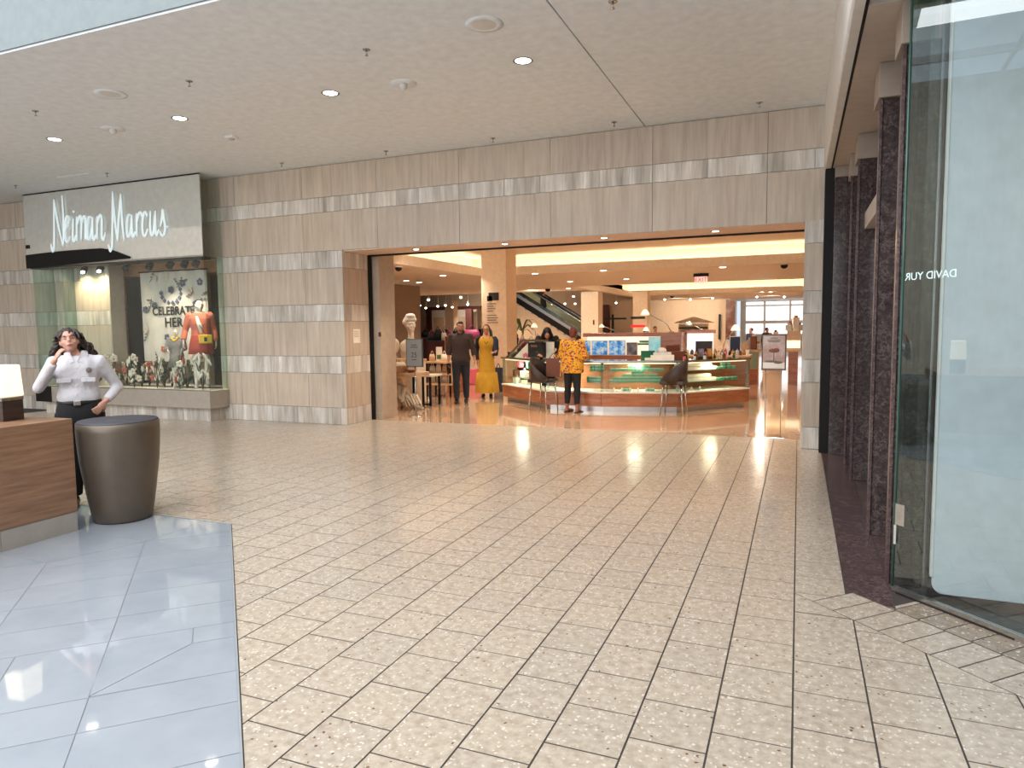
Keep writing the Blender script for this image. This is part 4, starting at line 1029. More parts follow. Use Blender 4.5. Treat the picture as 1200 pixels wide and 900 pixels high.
# --- mannequins
def mann(label, loc, rz, sc, J, outfit): return person(label, loc, rz, sc, J, 'mann', outfit, 'mannequin', 'mannequin', .011)
J = std(yaw=.35, elR=(-.27,.02,1.11), wrR=(-.30,-.08,.90), elL=(.24,.06,1.12), wrL=(.27,.0,.88), knR=(-.09,-.02,.49), anR=(-.11,-.02,.09), bare=True)
def o_m1(t,T,R3,J):
    m = MB(); torso(m,.022,8,1,1.0)
    for k in 'RL': arm(m,J['sh'+k],J['el'+k],J['wr'+k],.020,.85)
    j = m.build('jacket','coral',t,remesh=.012); MB().tube([(-.05,-.135,1.38),(0,-.145,1.2),(.02,-.145,1.05)],[.02,.045,.02],10,flat=.3).build('blouse_front','whitep',j)
    MB().lathe((0,0,0),[(.235,.66),(.22,.78),(.19,.92),(.165,1.02)],28).build('skirt','skirt',t)
    MB().tube([(-.13,.02,1.44),(0,-.16,1.2),(.14,-.17,.98)],.006,6,sub=4).build('bag_strap','ink',t)
    MB().bx((.10,-.23,.86),(.24,.08,.17)).build('handbag','ybag',t,bevel=.02)
    MB().bx((.10,-.275,.90),(.05,.01,.08)).build('handbag_clasp','ink',t)
    h = MB(); h.ell(T((0,.03,.04)),(.080,.086,.085),16,R3,12); h.build('hair','hair_dk',t,remesh=.01)
p = at(233,452,9.85); mann('tall mannequin in coral jacket and rust skirt with yellow handbag',(p.x,9.95,.562),.75,.98,J,o_m1)
J = std(yaw=.0, elR=(-.25,-.06,1.14), wrR=(-.17,-.20,1.08), elL=(.25,-.06,1.14), wrL=(.17,-.20,1.08), bare=True)
def o_m2(t,T,R3,J):
    m = MB(); torso(m,.022,8,0,1.05)
    for k in 'RL': arm(m,J['sh'+k],J['el'+k],J['wr'+k],.024,.8)
    m.build('top','greyfab',t,remesh=.012); MB().lathe((0,0,0),[(.235,.60),(.21,.78),(.175,.95)],24).build('skirt','stem_p',t)
    MB().tube([(-.10,-.10,1.44),(-.02,-.13,1.36),(.08,-.10,1.45),(.04,.09,1.47),(-.10,.04,1.46),(-.10,-.10,1.44)],.026,8,sub=3).build('yellow_scarf','ybag',t)
p = at(209,452,9.80); mann('short bald child mannequin in grey printed outfit with yellow scarf',(p.x,9.80,.562),.6,.66,J,o_m2)

# ------------------------------------------------------------------ store shell
ZS = 3.4
cs = MB()
CX0, CX1, CY0, CY1 = -10.15, 4.5, 12.4, 21.9
DX0, DX1, DY0, DY1 = -9.3, 4.5, 29.5, 40.6
for a in ((-36,10.62,7,CY0),(-36,CY0,CX0,CY1),(CX1,CY0,7,CY1),(-36,CY1,7,DY0),(-36,DY0,DX0,33.4),(-9.75,33.4,DX0,DY1),(DX1,DY0,7,DY1),(-9.75,DY1,7,50.5)):
    cs.box((a[0],a[1],ZS),(a[2],a[3],ZS+.12))
struct(cs.build('ceiling','ceil_store'))
def coffer(x0,x1,y0,y1):
    m = MB(); h = .27
    m.box((x0,y0,ZS-.012),(x0+.05,y1,ZS+h)).box((x1-.05,y0,ZS-.012),(x1,y1,ZS+h)).box((x0+.05,y0,ZS-.012),(x1-.05,y0+.05,ZS+h)).box((x0+.05,y1-.05,ZS-.012),(x1-.05,y1,ZS+h))
    g = .45
    m.box((x0-g-.05,y0-g,ZS+.1),(x0-g,y1+g,ZS+.68)).box((x1+g,y0-g,ZS+.1),(x1+g+.05,y1+g,ZS+.68)).box((x0-g,y0-g-.05,ZS+.1),(x1+g,y0-g,ZS+.68)).box((x0-g,y1+g,ZS+.1),(x1+g,y1+g+.05,ZS+.68))
    m.box((x0-g,y0-g,ZS+.62),(x1+g,y1+g,ZS+.7)); c = struct(m.build('ceiling','ceil_store'))
    s = MB(); z = ZS+.13
    s.box((x0-.25,y0-.2,z),(x0-.15,y1+.2,z+.02)).box((x0-.2,y1+.15,z),(x1+.2,y1+.25,z+.02)).box((x0-.2,y0-.25,z),(x1+.2,y0-.15,z+.02)).box((x1+.15,y0-.2,z),(x1+.25,y1+.2,z+.02))
    return s
for a, l in (((CX0,CX1,CY0,CY1),'warm light strip hidden in the big nearer ceiling cove'),((DX0,DX1,DY0,DY1),'warm light strip hidden in the smaller farther ceiling cove')):
    tag(coffer(*a).build('cove_light','cove'),l,'light')
struct(MB().box((-40,50.5,0),(-4.6,50.8,5)).build('wall_back','tan'))
struct(MB().box((-36.2,10.62,0),(-36,62,5)).build('wall_left','tan'))
struct(MB().box((4.6,10.9,0),(4.8,62,5)).build('wall_right','tan'))
struct(MB().box((-36,33.4,5.2),(-9.7,50.6,5.4)).build('ceiling','greyp'))
struct(MB().box((-9.80,33.4,ZS),(-9.75,50.6,5.4)).build('wall_bulkhead','greyp'))
struct(MB().box((-36,33.3,ZS),(-9.75,33.4,5.4)).build('wall_bulkhead','greyp'))
# grey panel wall, left pier post, back rooms
tag(MB().box((-15.3,23.5,0),(-14.9,26.0,3.39)).build('grey_partition','greyp'),'tall grey partition wall just inside store left of white mannequin bust','partition')
tag(MB().box((-7.14,10.70,.12),(-6.96,11.2,3.39)).box((-7.15,10.69,0),(-6.95,11.21,.12)).build('entrance_post','post',bevel=.004),'cream square post behind the entrance jamb','post')
MB().box((-7.00,10.69,1.50),(-6.95,10.70,1.58)).build('switch_plate','burg')
for o in [COL.objects[-1]]: tag(o,'tiny dark red switch plate on the cream entrance post','switch')
def column(px, w, Y, label, top=ZS, m='cream'):
    x0 = at(px-w/2,400,Y).x; x1 = at(px+w/2,400,Y).x; t = thing('store_column',label,'column',((x0+x1)/2,Y+(x1-x0)/2,0)); h = (x1-x0)/2
    MB().box((-h,-h,.15),(h,h,top-.01)).build('shaft',m,t,bevel=.01); MB().box((-h-.02,-h-.02,0),(h+.02,h+.02,.15)).build('base','oak',t); return t, h
ca, h = column(579.5,29,19.6,'thick cream column with black notice behind the woman in yellow',ZS+1)
MB().box((-.17,-h-.02,2.46),(.17,-h-.005,2.70)).box((-.22,-h-.02,2.44),(-.05,-h-.006,2.60)).build('notice_plate','ink',ca)
ln = MB()
for k in range(8):
    w = (.30,.22,.28,.2,.32,.36,.3,.36)[k]; z = 2.36-.075*k-(.05 if k > 3 else 0); ln.box((-.23,-h-.008,z-.012),(-.23+w,-h-.004,z+.012))
ln.build('lettering','ink_g',ca)
cb, h = column(691,20,34.6,'cream column at the foot of the escalators')
MB().box((.18,-h-.02,1.7),(.26,-h,1.95)).build('alarm_box','burg',cb)
cc, h = column(750,17,36,'cream column with black and red bands beyond the back bar')
for z, m_ in ((1.98,'ink'),(1.55,'red')): MB().box((-h-.1,-h-.05,z),(h-.12,-h-.005,z+.12)).build('band',m_,cc)
column(527,10,40,'distant grey white column near the shoe department')
# escalator
es = thing('escalator','pair of dark glass sided escalators climbing left behind the columns','escalator',(-5,36,0))
def esc(Y0, parent):
    a = at(708,412,Y0); b = at(585,335,Y0); a = Vector((a.x,Y0,max(a.z-.0,.0))); d = (b-a); L = d.length
    ux, uz = d.x/L, d.z/L; nz = Vector((-uz,0,ux)) if ux > 0 else Vector((uz,0,-ux))
    def slab_(off0,off1,y0,y1,mat,name,p=parent):
        m = MB(); q = [a+nz*off0, b+nz*off0, b+nz*off1, a+nz*off1]
        m.vprism([(v.x,v.z) for v in q],y0,y1); return m.build(name,mat,p,world=True)
    for y in (Y0,Y0+1.1):
        slab_(.0,.16,y,y+.1,'steel','truss_rail'); slab_(-.30,0,y,y+.1,'black','truss_side'); slab_(.16,.70,y+.04,y+.055,'glass','balustrade'); slab_(.70,.73,y,y+.1,'steel','rail_trim'); slab_(.73,.80,y,y+.1,'black','handrail')
    slab_(-.3,-.25,Y0+.1,Y0+1.1,'black','underside')
    m = MB(); n = int(L/.42)
    for k in range(n):
        c = a+d*(k/n); m.box((c.x-.40,Y0+.1,c.z-.22),(c.x,Y0+1.1,c.z+.02))
    m.build('steps','steel',parent,world=True)
    return a, b
a_, b_ = esc(36.0, es); esc(38.2, es)
pv = at(637,370,36.6); pt = at(637,352,36.6)
person('small dark clothed person riding the escalator', (pv.x,36.6,pt.z-1.15), 1.4, .95, std(), 'skin3', o_far('ink','hair_bk'), voxel=.025)
wl = MB(); wl.vprism([(a_.x-.2,0),(b_.x-.6,0),(b_.x-.6,b_.z-.3),(b_.x,b_.z-.35),(a_.x-.2,a_.z-.30)],36.15,36.25); struct(wl.build('wall_escalator','tan'))
# exit sign and ceiling fittings
p = at(821.5,328,21.0)
t = thing('exit_sign','red EXIT sign hanging from the store ceiling under black bar','sign',(p.x,24.5,3.15)); p = at(821.5,328,24.5); t.location = (p.x,24.5,p.z)
MB().box((-.21,-.02,-.10),(.21,.02,.11)).build('face','exitw',t); MB().box((-.25,-.05,.11),(.25,.05,.22)).build('mounting_bar','ink',t); MB().cyl((0,0,.22),.02,ZS-p.z-.22,8).build('stem','ink',t)
text('lettering','EXIT','red',t,(0,-.022,.0),.20,(PI/2,0,0))
for k,(px,py,l) in enumerate(((467,315.5,'near the grey partition'),(919,312.5,'near the right end of the entrance'),(642,381-41,'above the escalators'),(788,352,'at the far tan wall'))):
    z = ZS-.08; q = on_z(px,py,z) if k < 2 else on_z(px,py if k == 2 else 348,z)
    t = thing('dome_camera','black security camera dome on the store ceiling '+l,'camera',(q.x,q.y,ZS)); r = .10 if k < 2 else .12
    MB().lathe((0,0,-.03),[(r*1.2,0),(r*1.2,.03)],20).build('mount','ceil_store',t); MB().ell((0,0,-.05),(r,r,r*.9)).build('dome','black',t)
for k,(px,py,l) in enumerate(((476,329,'first, left of the thick column'),(491,331,'second, left of thick column'),(627,320.5,'below the big cove, pink tinted one'),(707,317,'below the big cove, right of pink one'),(847,313,'right of the exit sign'),(668,330,'above the escalator column'),(666,338,'behind the one over the escalator column'),(734,327,'between column and exit sign'),(519,323,'before the thick column'),(893,342,'pair left light near the windows'),(903,342,'pair right light near the windows'),(600,336,'just right of the thick column'))):
    q = on_z(px,py,ZS); t = thing('store_downlight','warm recessed downlight in store ceiling, '+l,'light',(q.x,q.y,ZS),0,'store ceiling downlights')
    MB().lathe((0,0,-.006),[(.15,.006),(.15,0),(.11,0)],20).build('trim_ring','ceil_store',t); MB().lathe((0,0,-.01),[(.10,0),(.10,.004)],20).build('lens','bulb_s',t)
for k,(px,py,Y) in enumerate(((487,359,34.5),(492,358,36),(499,361,38),(502,351.5,30),(513,359,36),(522,358,35),(530,360,38),(540,348.5,28),(548,357,34),(672,347.5,38),(647,356.5,40),(662,356,41),(674,356,42),(722,355,42),(757,352,44),(779,351,45),(809,351,40),(835,349.5,45),(887,348,46),(919,348,44))):
    q = at(px,py,Y); t = thing('track_spot','small bright track spotlight in the store, '+['leftmost of the row beside grey partition','second from the left beside the grey partition','third in the row beside the grey partition','high one near the grey partition','over the shoe department, left','over the shoe department, middle','over shoe department, right','large one left of thick column','just left of the thick column','beside the escalator column','over the escalator, left','over the escalator, middle','over the escalator, right','over the tan recess','above the striped column','above the tan wall, left','above the tan wall, middle','above tan wall, right','near the bright windows, left','near the bright windows, right'][k],'light',(q.x,q.y,q.z),0,'store track spotlights')
    MB().tube([(0,.05,.12),(0,0,.02)],[.05,.07],10).build('housing','fascia',t); MB().ell((0,0,0),(.06,.06,.05),10,None,8).build('lens','bulb_s',t)
    MB().cyl((0,.04,.1),.015,max(.1,(5.2 if q.x < -9.8 and Y > 33.4 else (ZS+.62 if q.x > DX0 and DY0 < Y < DY1 else ZS))-q.z-.1),6).build('stem','fascia',t)
# windows at the far end
wy = 56.0
def rect(px0,py0,px1,py1,Y): a = at(px0,py0,Y); b = at(px1,py1,Y); return a.x,b.x,b.z,a.z
x0,x1,z0,z1 = rect(868,352,948,420,wy)
wn = struct(MB().box((x0,wy,-.0),(4.6,wy+.1,z1)).build('window_4','fascia'))
xs = [at(p,370,wy).x for p in (873,896,926,942,960)]
for a,b in zip(xs[:-1],xs[1:]):
    for (za,zb) in ((at(900,376,wy).z+.03,at(900,359,wy).z),(0.9,at(900,378,wy).z-.08),(at(900,357,wy).z,at(900,353.5,wy).z)): MB().box((a+.08,wy-.03,za),(b-.08,wy-.01,zb)).build('window_pane','daywin',wn)
struct(MB().box((-4.6,50.5,0),(-4.4,56,5)).box((-8.9,50.4,ZS),(5,56.2,ZS+.1)).build('wall_end','fascia'))
ar = at(856,375,49); tag(MB().box((at(850.5,370,49.9).x,49.9,.6),(at(861.5,370,49.9).x,49.95,3.35)).build('wall_art','art'),'tall brown abstract artwork beside the bright far windows','picture')
tag(MB().box((at(841.5,370,50).x,50.3,.6),(at(844,370,50).x,50.4,2.35)).build('wall_slot','ink'),'narrow black upright slot on the tan far wall','panel')
x0,x1,z0,z1 = rect(795,379,829,388,44)
t = thing('striped_display','low striped counter display under white parasol top beyond back bar','display',((x0+x1)/2,44,0))
for k in range(5): MB().box((x0,44,.9+.17*k),(x1,44.1,.98+.17*k)).build('slat','ink' if k%2 else 'fascia',t,world=True)
MB().box((x0,44.1,0),(x1,44.6,1.7)).build('body','cream',t,world=True); MB().lathe((0,.3,1.75),[(1.25,0),(1.2,.03),(.1,.38)],20).build('parasol_top','fascia',t)
# back wall of the left department
wx = lambda p: at(p,370,48).x
t = thing('lit_wall_niche','pale spotlit wall display with framed panels behind shoe department','display',(wx(535),48,0))
MB().box((wx(506),48,0),(wx(558),48.2,3.0)).build('backing','whitep',t,world=True)
for a,b,m_ in ((509,521,'oak'),(524,540,'cream'),(541,556,'tan')):
    MB().box((wx(a),47.92,.3),(wx(b),47.99,2.45)).build('panel',m_,t,world=True); 
MB().box((wx(500),47.9,3.0),(wx(564),48.2,3.25)).build('dark_lintel','burg',t,world=True); MB().box((wx(500),47.9,0),(wx(505),48.2,3.0)).build('dark_jamb','burg',t,world=True)
tag(MB().box((wx(485),46,0),(wx(492),46.3,3.0)).build('dark_doorway','burg'),'dark burgundy doorway frame beside the grey partition','doorway')
tag(MB().box((wx(559),46,0),(wx(566),46.3,3.0)).build('dark_cabinet','burg'),'tall dark burgundy cabinet left of thick column','cabinet')
tag(MB().box((at(700,370,44).x,44,0),(at(713,370,44).x,44.4,3.0)).build('dark_cabinet','burg'),'tall dark burgundy cabinet right of the escalator column','cabinet')
tag(MB().box((at(714,370,45).x,45,0),(at(742,370,45).x,45.2,3.3)).build('tan_recess','tan'),'tan spotlit wall panel right of the dark cabinet','panel')
t = thing('easel_stand','dark easel stand before the tan recess','easel',(at(718,380,40).x,40,0)); MB().cyl((0,0,0),.07,2.3,8).build('post','ink',t); MB().box((-.5,-.05,2.0),(.8,.05,2.1)).build('crossbar','ink',t)

# ------------------------------------------------------------------ curved jewellery counter
FPc = [(-6.15,14.34),(-4.61,12.98),(-3.47,12.90),(-2.07,13.26),(-.89,14.62)]
cen = Vector((-3.5,16.2))
def towards(p, d):
    v = Vector(p)-cen; return tuple(cen+v*(1-d/v.length))
def ring(d): return [towards(p,d) for p in FPc]
ct = thing('display_counter','long faceted glass display counter with cherry wood base','counter',(-3.47,13.0,0))
def band(o, i, z0, z1, k, gap=.004):
    A, B, C_, D = o[k], o[k+1], i[k+1], i[k]; a = Vector(A); b = Vector(B); u = (b-a).normalized()*gap; c = Vector(C_); d = Vector(D)
    return MB().prism([tuple(a+u),tuple(b-u),tuple(c-u),tuple(d+u)],z0,z1)
R0, R1, R2, R8 = ring(0), ring(.015), ring(.62), ring(.12)
for k in range(4):
    band(R8,R2,0,.10,k,0).build('mirror_plinth','silver',ct,world=True)
    band(R0,R2,.10,.355,k).build('wood_panel','cherry',ct,world=True)
    band(ring(-.015),R2,.355,.385,k,0).build('lit_ledge','whitep',ct,world=True)
    band(R0,ring(.02),.385,.945,k,.006).build('front_glass','glass_case',ct,world=True)
    band(ring(-.015),R2,.95,.975,k,.002).build('glass_top','glass_green' if k != 2 else 'glass_case',ct,world=True)
    band(ring(-.03),ring(.02),.945,.98,k,.0).build('top_edge','steel',ct,world=True)
    band(ring(.03),ring(.40),.765,.773,k,.02).build('glass_shelf','glass_case',ct,world=True); band(ring(.03),ring(.40),.545,.553,k,.02).build('glass_shelf','glass_case',ct,world=True)
    band(ring(.60),R2,.385,.95,k,.002).build('back_panel','cherry',ct,world=True)
    band(ring(.06),ring(.12),.915,.93,k,.03).build('light_strip','lightbox',ct,world=True)
for p in ring(.05):
    MB().bx((p[0],p[1],.385),(.05,.05,.56)).build('glass_post','glass_green',ct,world=True)
lamp('case_light','AREA',(-2.9,13.3,.90),16,(1,.86,.66),size=.25,size_y=.25)
lamp('case_light','AREA',(-4.2,13.25,.90),16,(1,.86,.66),size=.25,size_y=.25); lamp('case_light','AREA',(-1.6,14.0,.90),18,(1,.80,.55),size=.25,size_y=.25); lamp('case_light','AREA',(-5.5,13.95,.90),16,(1,.86,.66),size=.25,size_y=.25)
def along(k, u, d):    # point on facet k, fraction u, depth d behind the glass
    a = Vector(towards(FPc[k],d)); b = Vector(towards(FPc[k+1],d)); q = a.lerp(b,u); v = b-a; return Vector((q.x,q.y,0)), math.atan2(v.y,v.x)
def small(name, label, cat, loc, rz, parts, group=None):
    t = thing(name,label,cat,loc,rz,group)
    for mb, nm_, mt in parts(): mb.build(nm_,mt,t)
    return t
M['green_l'] = plain('pale_green_lid', (150,204,176), .5)
def carton(lid='whitep', body='green', w=.074, h=.052, d=.07):
    def f(): return [(MB().bx((0,0,0),(w,d,h*.66)),'box_body',body),(MB().bx((0,0,h*.66),(w+.004,d+.004,h*.34)),'lid',lid)]
    return f
# green cartons stacked in the middle case: proto plus copies
g0 = small('gift_carton','small sea green carton stacked on the upper shelf of middle glass case','carton',(0,0,0),0,carton('green_l','green'),'green cartons on the upper shelf of the middle case')
used = False
ORD = ['one','two','three','four','five','six','seven','eight','nine','ten','eleven','twelve','thirteen','fourteen','fifteen']
def put(proto, loc, rz, label, group):
    global used
    return copy_tree(proto,loc,rz,label,group)
for k_, us, shelf, rows, lab, grp in ((2,[.12+.062*i for i in range(12)],.774,[1,1,1,1,2,2,3,2,2,1,1,1],'green carton on upper shelf of the middle glass case','green cartons, upper shelf, middle case'),
                                 (2,[.10+.062*i for i in range(13)],.554,[1,2,2,3,3,4,4,4,3,3,3,2,2],'green carton on lower shelf of middle glass case','green cartons, lower tier, middle case'),
                                 (1,[.78+.09*i for i in range(3)],.774,[2,2,2],'green carton on upper shelf beside patterned blouse','green cartons beside the patterned blouse'),
                                 (1,[.72+.09*i for i in range(3)],.554,[2,2,2],'green carton on lower shelf beside patterned blouse','green cartons at the case bottom')):
    for u, n in zip(us, rows):
        for q in range(n):
            p, a = along(k_,u,.20 if q < 2 else .22); p.z = shelf+.057*q; lb = lab+', column %s, tier %s'%(ORD[us.index(u)],ORD[q])
            if not used: g0.location = p; g0.rotation_euler[2] = a; g0['label'] = lb; g0['group'] = grp; used = True
            else: put(g0,p,a,lb,grp)
for k_, us, z, lab, grp in ((3,[.64,.72,.80,.88,.72,.80],.774,'pale green glass box in the right end of the counter','green boxes at right end of counter, upper'),(3,[.64,.71,.78,.85,.92],.554,'pale green box on lower shelf of the right case','green boxes at right end of counter, lower')):
    for i, u in enumerate(us):
        p, a = along(k_,u,.22); p.z = z+(.057 if i > 3 and z > .6 else 0); put(g0,p,a,lab+', %s from the left'%ORD[i],grp)
for i, u in enumerate((.30,.36,.62,.68)):
    p, a = along(2,u,.20); p.z = .386; put(g0,p,a,'green carton on the lit case floor below the pyramid, %s of four'%('first','second','third','fourth')[i],'green cartons on the case floor')
# pale drawers (trays) in the right case
for j, (z, u0, u1) in enumerate(((.845,.04,.50),(.774,.02,.58),(.625,.04,.50),(.554,.02,.58))):
    a, an = along(3,u0,.25); b, _ = along(3,u1,.25); L = (b-a).length; c = (a+b)/2
    t = thing('display_tray','cream padded jewellery tray, '+['top','second','third','lowest'][j]+' of the stepped four in the right case','tray',(c.x,c.y,z),an,'stepped trays in the right glass case')
    MB().bx((0,0,0),(L,.20,.062)).build('tray_body','whitep',t,bevel=.006); MB().bx((0,0,.062),(L-.03,.17,.008)).build('velvet_pad','oak',t)
for i in range(8):
    p, a = along(2+(i//5),(.15+.11*i) if i < 5 else .1+.12*(i-5),.15); p.z = .386
    small('ring_stand','tiny white ring stand on lit case floor, '+['first','second','third','fourth','fifth','sixth','seventh','eighth'][i]+' from the patterned blouse','display stand',p,a,lambda: [(MB().cyl((0,0,0),.03,.012,12),'foot','whitep'),(MB().lathe((0,0,.012),[(.012,0),(.02,.03),(.006,.06)],12),'cone','whitep')],'ring stands in the counter')
# left case contents
for i,(u,z,w,h,m_,l) in enumerate(((.10,.386,.16,.16,'whitep','white handbag on the case floor at left end of counter'),(.34,.386,.30,.10,'whitep','white folded pouch on case floor near the left stool'),(.20,.774,.12,.12,'pink','pink satin pouch on the upper shelf at left end'),(.42,.774,.10,.14,'green','green tied pouch on the upper shelf of the left case'),(.60,.774,.18,.12,'whitep','white boxed set on the upper shelf of left case'),(.30,.554,.24,.13,'whitep','white quilted bag in the middle of the left case'),(.08,.554,.12,.14,'brownbag','brown small bag at the left case end'))):
    p, a = along(0,u,.25); p.z = z
    small('case_bag',l,'bag',p,a,lambda: [(MB().bx((0,0,0),(w,.10,h)),'bag_body',m_),(MB().tube([(-w*.3,0,h),(0,0,h+.05),(w*.3,0,h)],.006,6,sub=4),'handle',m_)])
# things standing on the counter
zt = .977
def kiosk():
    a, an = along(0,.45,.32); t = thing('slanted_showcase','slanted glass topped showcase on the left part of the counter','showcase',(a.x,a.y,zt),an+.35)
    pr = [(-.62,0),(.62,0),(.62,.40),(-.10,.40)]
    for y in (-.22,.20): MB().vprism([(-.62,0),(-.55,0),(-.06,.36),(.62,.36),(.62,.40),(-.10,.40)],y,y+.02).build('side_frame','steel',t)
    MB().vprism([(-.56,0),(.60,0),(.60,.35),(-.10,.35)],.0,.01).build('back_sheet','whitep',t)
    MB().box((.02,-.18,.02),(.40,-.02,.34)).build('black_screen_box','ink',t,bevel=.01); MB().box((.12,-.195,.24),(.30,-.182,.29)).build('screen_strip','art',t)
    MB().vprism([(-.60,.015),(-.10,.405),(.62,.405),(.62,.415),(-.10,.415),(-.61,.02)],-.22,.22).build('glass_lid','glass_case',t)
    m = MB()
    for k in range(6): m.ell((-.15+.05*k,-.12,.05+.02*(k%2)),(.025,.025,.05),8,None,6)
    m.build('small_figures','pink',t)
kiosk()
p, a = along(0,.08,.2); small('black_tray','small black tray stand on the counter\'s left corner','tray',(p.x,p.y,zt),a,lambda:[(MB().bx((0,0,0),(.20,.20,.10)),'box','ink'),(MB().bx((0,0,.10),(.22,.22,.012)),'rim','leather')])
for i in range(3):
    p, a = along(1,.15+.13*i,.35); small('paper_cup','white paper cup on the counter by the clerk, '+['left','middle','right'][i]+' of three','cup',(p.x,p.y,zt),a,lambda:[(MB().lathe((0,0,0),[(.028,0),(.038,.13)],14),'cup','whitep'),(MB().lathe((0,0,.13),[(.04,0),(.04,.012)],14),'lid','fascia')],'cups on the counter')
# leather tote resting on left stool, white cake-stand shaped display, boxes on the glass top
p, a = along(2,.92,.25)
small('tiered_display','white tiered jewellery display on glass top before the wooden end','display',(p.x-.15,p.y+.05,zt),a,lambda:[(MB().bx((0,0,0),(.44,.30,.10)),'base','whitep'),(MB().bx((0,0,.10),(.34,.22,.05)),'tier','fascia'),(MB().lathe((0,0,.15),[(.10,0),(.08,.06),(.03,.09)],16),'cone','whitep')])
p, a = along(2,.62,.3); small('green_case','dark green jewellery case on the glass top','case',(p.x,p.y,zt),a,lambda:[(MB().bx((0,0,0),(.26,.14,.18)),'case_body','dgreen'),(MB().bx((0,-.075,.0),(.12,.01,.05)),'card','whitep')])
# back bar
BY = 16.0
x0 = at(683,400,BY).x; x1 = at(799,400,BY).x; zt2 = at(740,390,BY).z
bb = thing('back_bar','cherry wood back bar with lit shelf rising behind the counter','back bar',((x0+x1)/2,BY,0))
MB().box((x0,BY,zt2-.09),(x1,BY+.45,zt2)).build('top','cherry',bb,world=True,bevel=.006)
xe = at(774,400,BY).x
MB().box((xe,BY+.01,0),(x1-.01,BY+.44,zt2-.09)).build('end_block','cherry',bb,world=True); MB().box((x0,BY+.01,0),(xe,BY+.44,.95)).build('lower_cabinet','cherry',bb,world=True)
MB().box((x0,BY+.40,.95),(xe,BY+.44,zt2-.09)).build('lit_back_panel','lightbox',bb,world=True); MB().box((x0,BY+.05,1.17),(xe,BY+.40,1.185)).build('glass_shelf','glass_case',bb,world=True)
def stand_print(lab, px0,py0,px1,py1,Y,mat,frame='fascia',zb=None):
    a = at(px0,py0,Y); b = at(px1,py1,Y); b.z = b.z if zb is None else zb; t = thing('framed_print',lab,'picture',((a.x+b.x)/2,Y,b.z)); w = (b.x-a.x)/2; h_ = a.z-b.z
    MB().box((-w,0,0),(w,.025,h_)).build('frame',frame,t); MB().box((-w+.015,-.006,.015),(w-.015,-.001,h_-.015)).build('print',mat,t)
    MB().tube([(0,.02,h_*.8),(0,.12,0)],.008,6).build('strut','steel',t)
stand_print('small blue coastal print behind the customer\'s head, left',677,399,692,417,16.1,'poster_blue',zb=.952); stand_print('wide blue coastal print next to the customer\'s head',693,399,712,416,16.1,'poster_blue',zb=.952); stand_print('larger blue coastal print on back bar shelf',713,398.5,733,416,16.1,'poster_blue',zb=.952)
stand_print('white framed rocky shore print on the back bar',734,401,747,419,16.06,'poster_rock',zb=.952); stand_print('tall aqua print leaning at the back bar end',760,395,776,414,16.03,'poster_aqua',zb=.952)
for i in range(13):
    px = 748+2.7*(i%8) if i < 8 else 751+2.8*(i-8); z = 1.187 if i < 8 else 1.247; q = at(px,405,BY+.12)
    put(g0,(q.x,BY+.15,z),0,'green carton on lit back bar shelf, %s row, %s from left'%('lower' if i < 8 else 'upper',ORD[i if i < 8 else i-8]),'green cartons on the back bar shelf')
# desk lamps on the bars
def desk_lamp(px,py,Y,lab,s=1.0,m_='shade',arm_to=(26,18),base_z=None):
    p = at(px,py,Y); bz = base_z if base_z is not None else zt2; t = thing('desk_lamp',lab,'lamp',(p.x+arm_to[0]*.02*s,Y,bz)); dz = p.z-bz
    MB().cyl((0,0,0),.08*s,.02,16).build('base','steel',t); MB().tube([(0,0,.02),(arm_to[0]*-.004*s,0,dz*.5),(-arm_to[0]*.02*s,0,dz+.05*s)],.012,6).build('arm','steel',t)
    MB().lathe((-arm_to[0]*.02*s,0,dz-.03*s),[(.13*s,0),(.11*s,.06*s),(.05*s,.15*s),(.02*s,.16*s)],20).build('shade',m_,t)
desk_lamp(705,383,16.25,'white metal desk lamp standing left on the back bar',.5,'shade',(34,18)); desk_lamp(756,368,16.3,'large glowing lamp high above the back bar',.8,'shade',(38,18)); desk_lamp(757,387,16.15,'small round glowing lamp low on back bar',.55,'shade',(2,2)); desk_lamp(862,386,16.4,'glowing white lamp shade right of the navy poster',.8,'shade',(-18,18),.972); desk_lamp(807,381,16.45,'white swing arm lamp leaning over the far counter',.7,'fascia',(20,18),1.532); desk_lamp(547,392,30.5,'small lamp glimmering behind the walking man',.9,'shade',(5,5),1.2); desk_lamp(626,383,24.5,'small glowing lamp shade before the escalator',1.0,'shade',(5,5),.85)
# right hand counter: perfumes and a round end
rc = [at(800,415,15.9),at(878,415,15.9)]
t = thing('rear_counter','second wooden counter crowded with perfume right of the back bar','counter',(-1.6,16.2,0))
MB().box((x1+.03,15.9,0),(-1.0,16.5,.93)).build('body','cherry',t,world=True); MB().box((x1+.02,15.85,.93),(-.95,16.55,.97)).build('top','oak',t,world=True,bevel=.01)
MB().box((x1+.05,16.45,.97),(-1.8,16.5,1.45)).build('lit_display_back','poster_lit',t,world=True); MB().box((x1+.03,16.40,1.45),(-1.75,16.5,1.53)).build('shelf_cap','cherry',t,world=True)  # back is a glowing white-blue display panel under a wooden cap
stand_print('navy poster on the rear counter beside the perfume',855,394,868,412,16.3,'denim','fascia',zb=.972)
rp = random.Random(9)
cols = ['amber','whitep','glass_edge','pink','ink','ybag','fascia','brownbag']
bt = []
def bottle_parts(i):
    h = .07+.02*(i%3); w = .05+.015*((i*7)%3)
    def f():
        body = MB().bx((0,0,0),(w,.03,h)) if i%2 else MB().lathe((0,0,0),[(w*.5,0),(w*.5,h*.8),(w*.2,h)],12)
        return [(body,'bottle_body',cols[i%8]),(MB().cyl((0,0,h),.012,.03,10),'cap','steel' if i%3 else 'ink')]
    return f
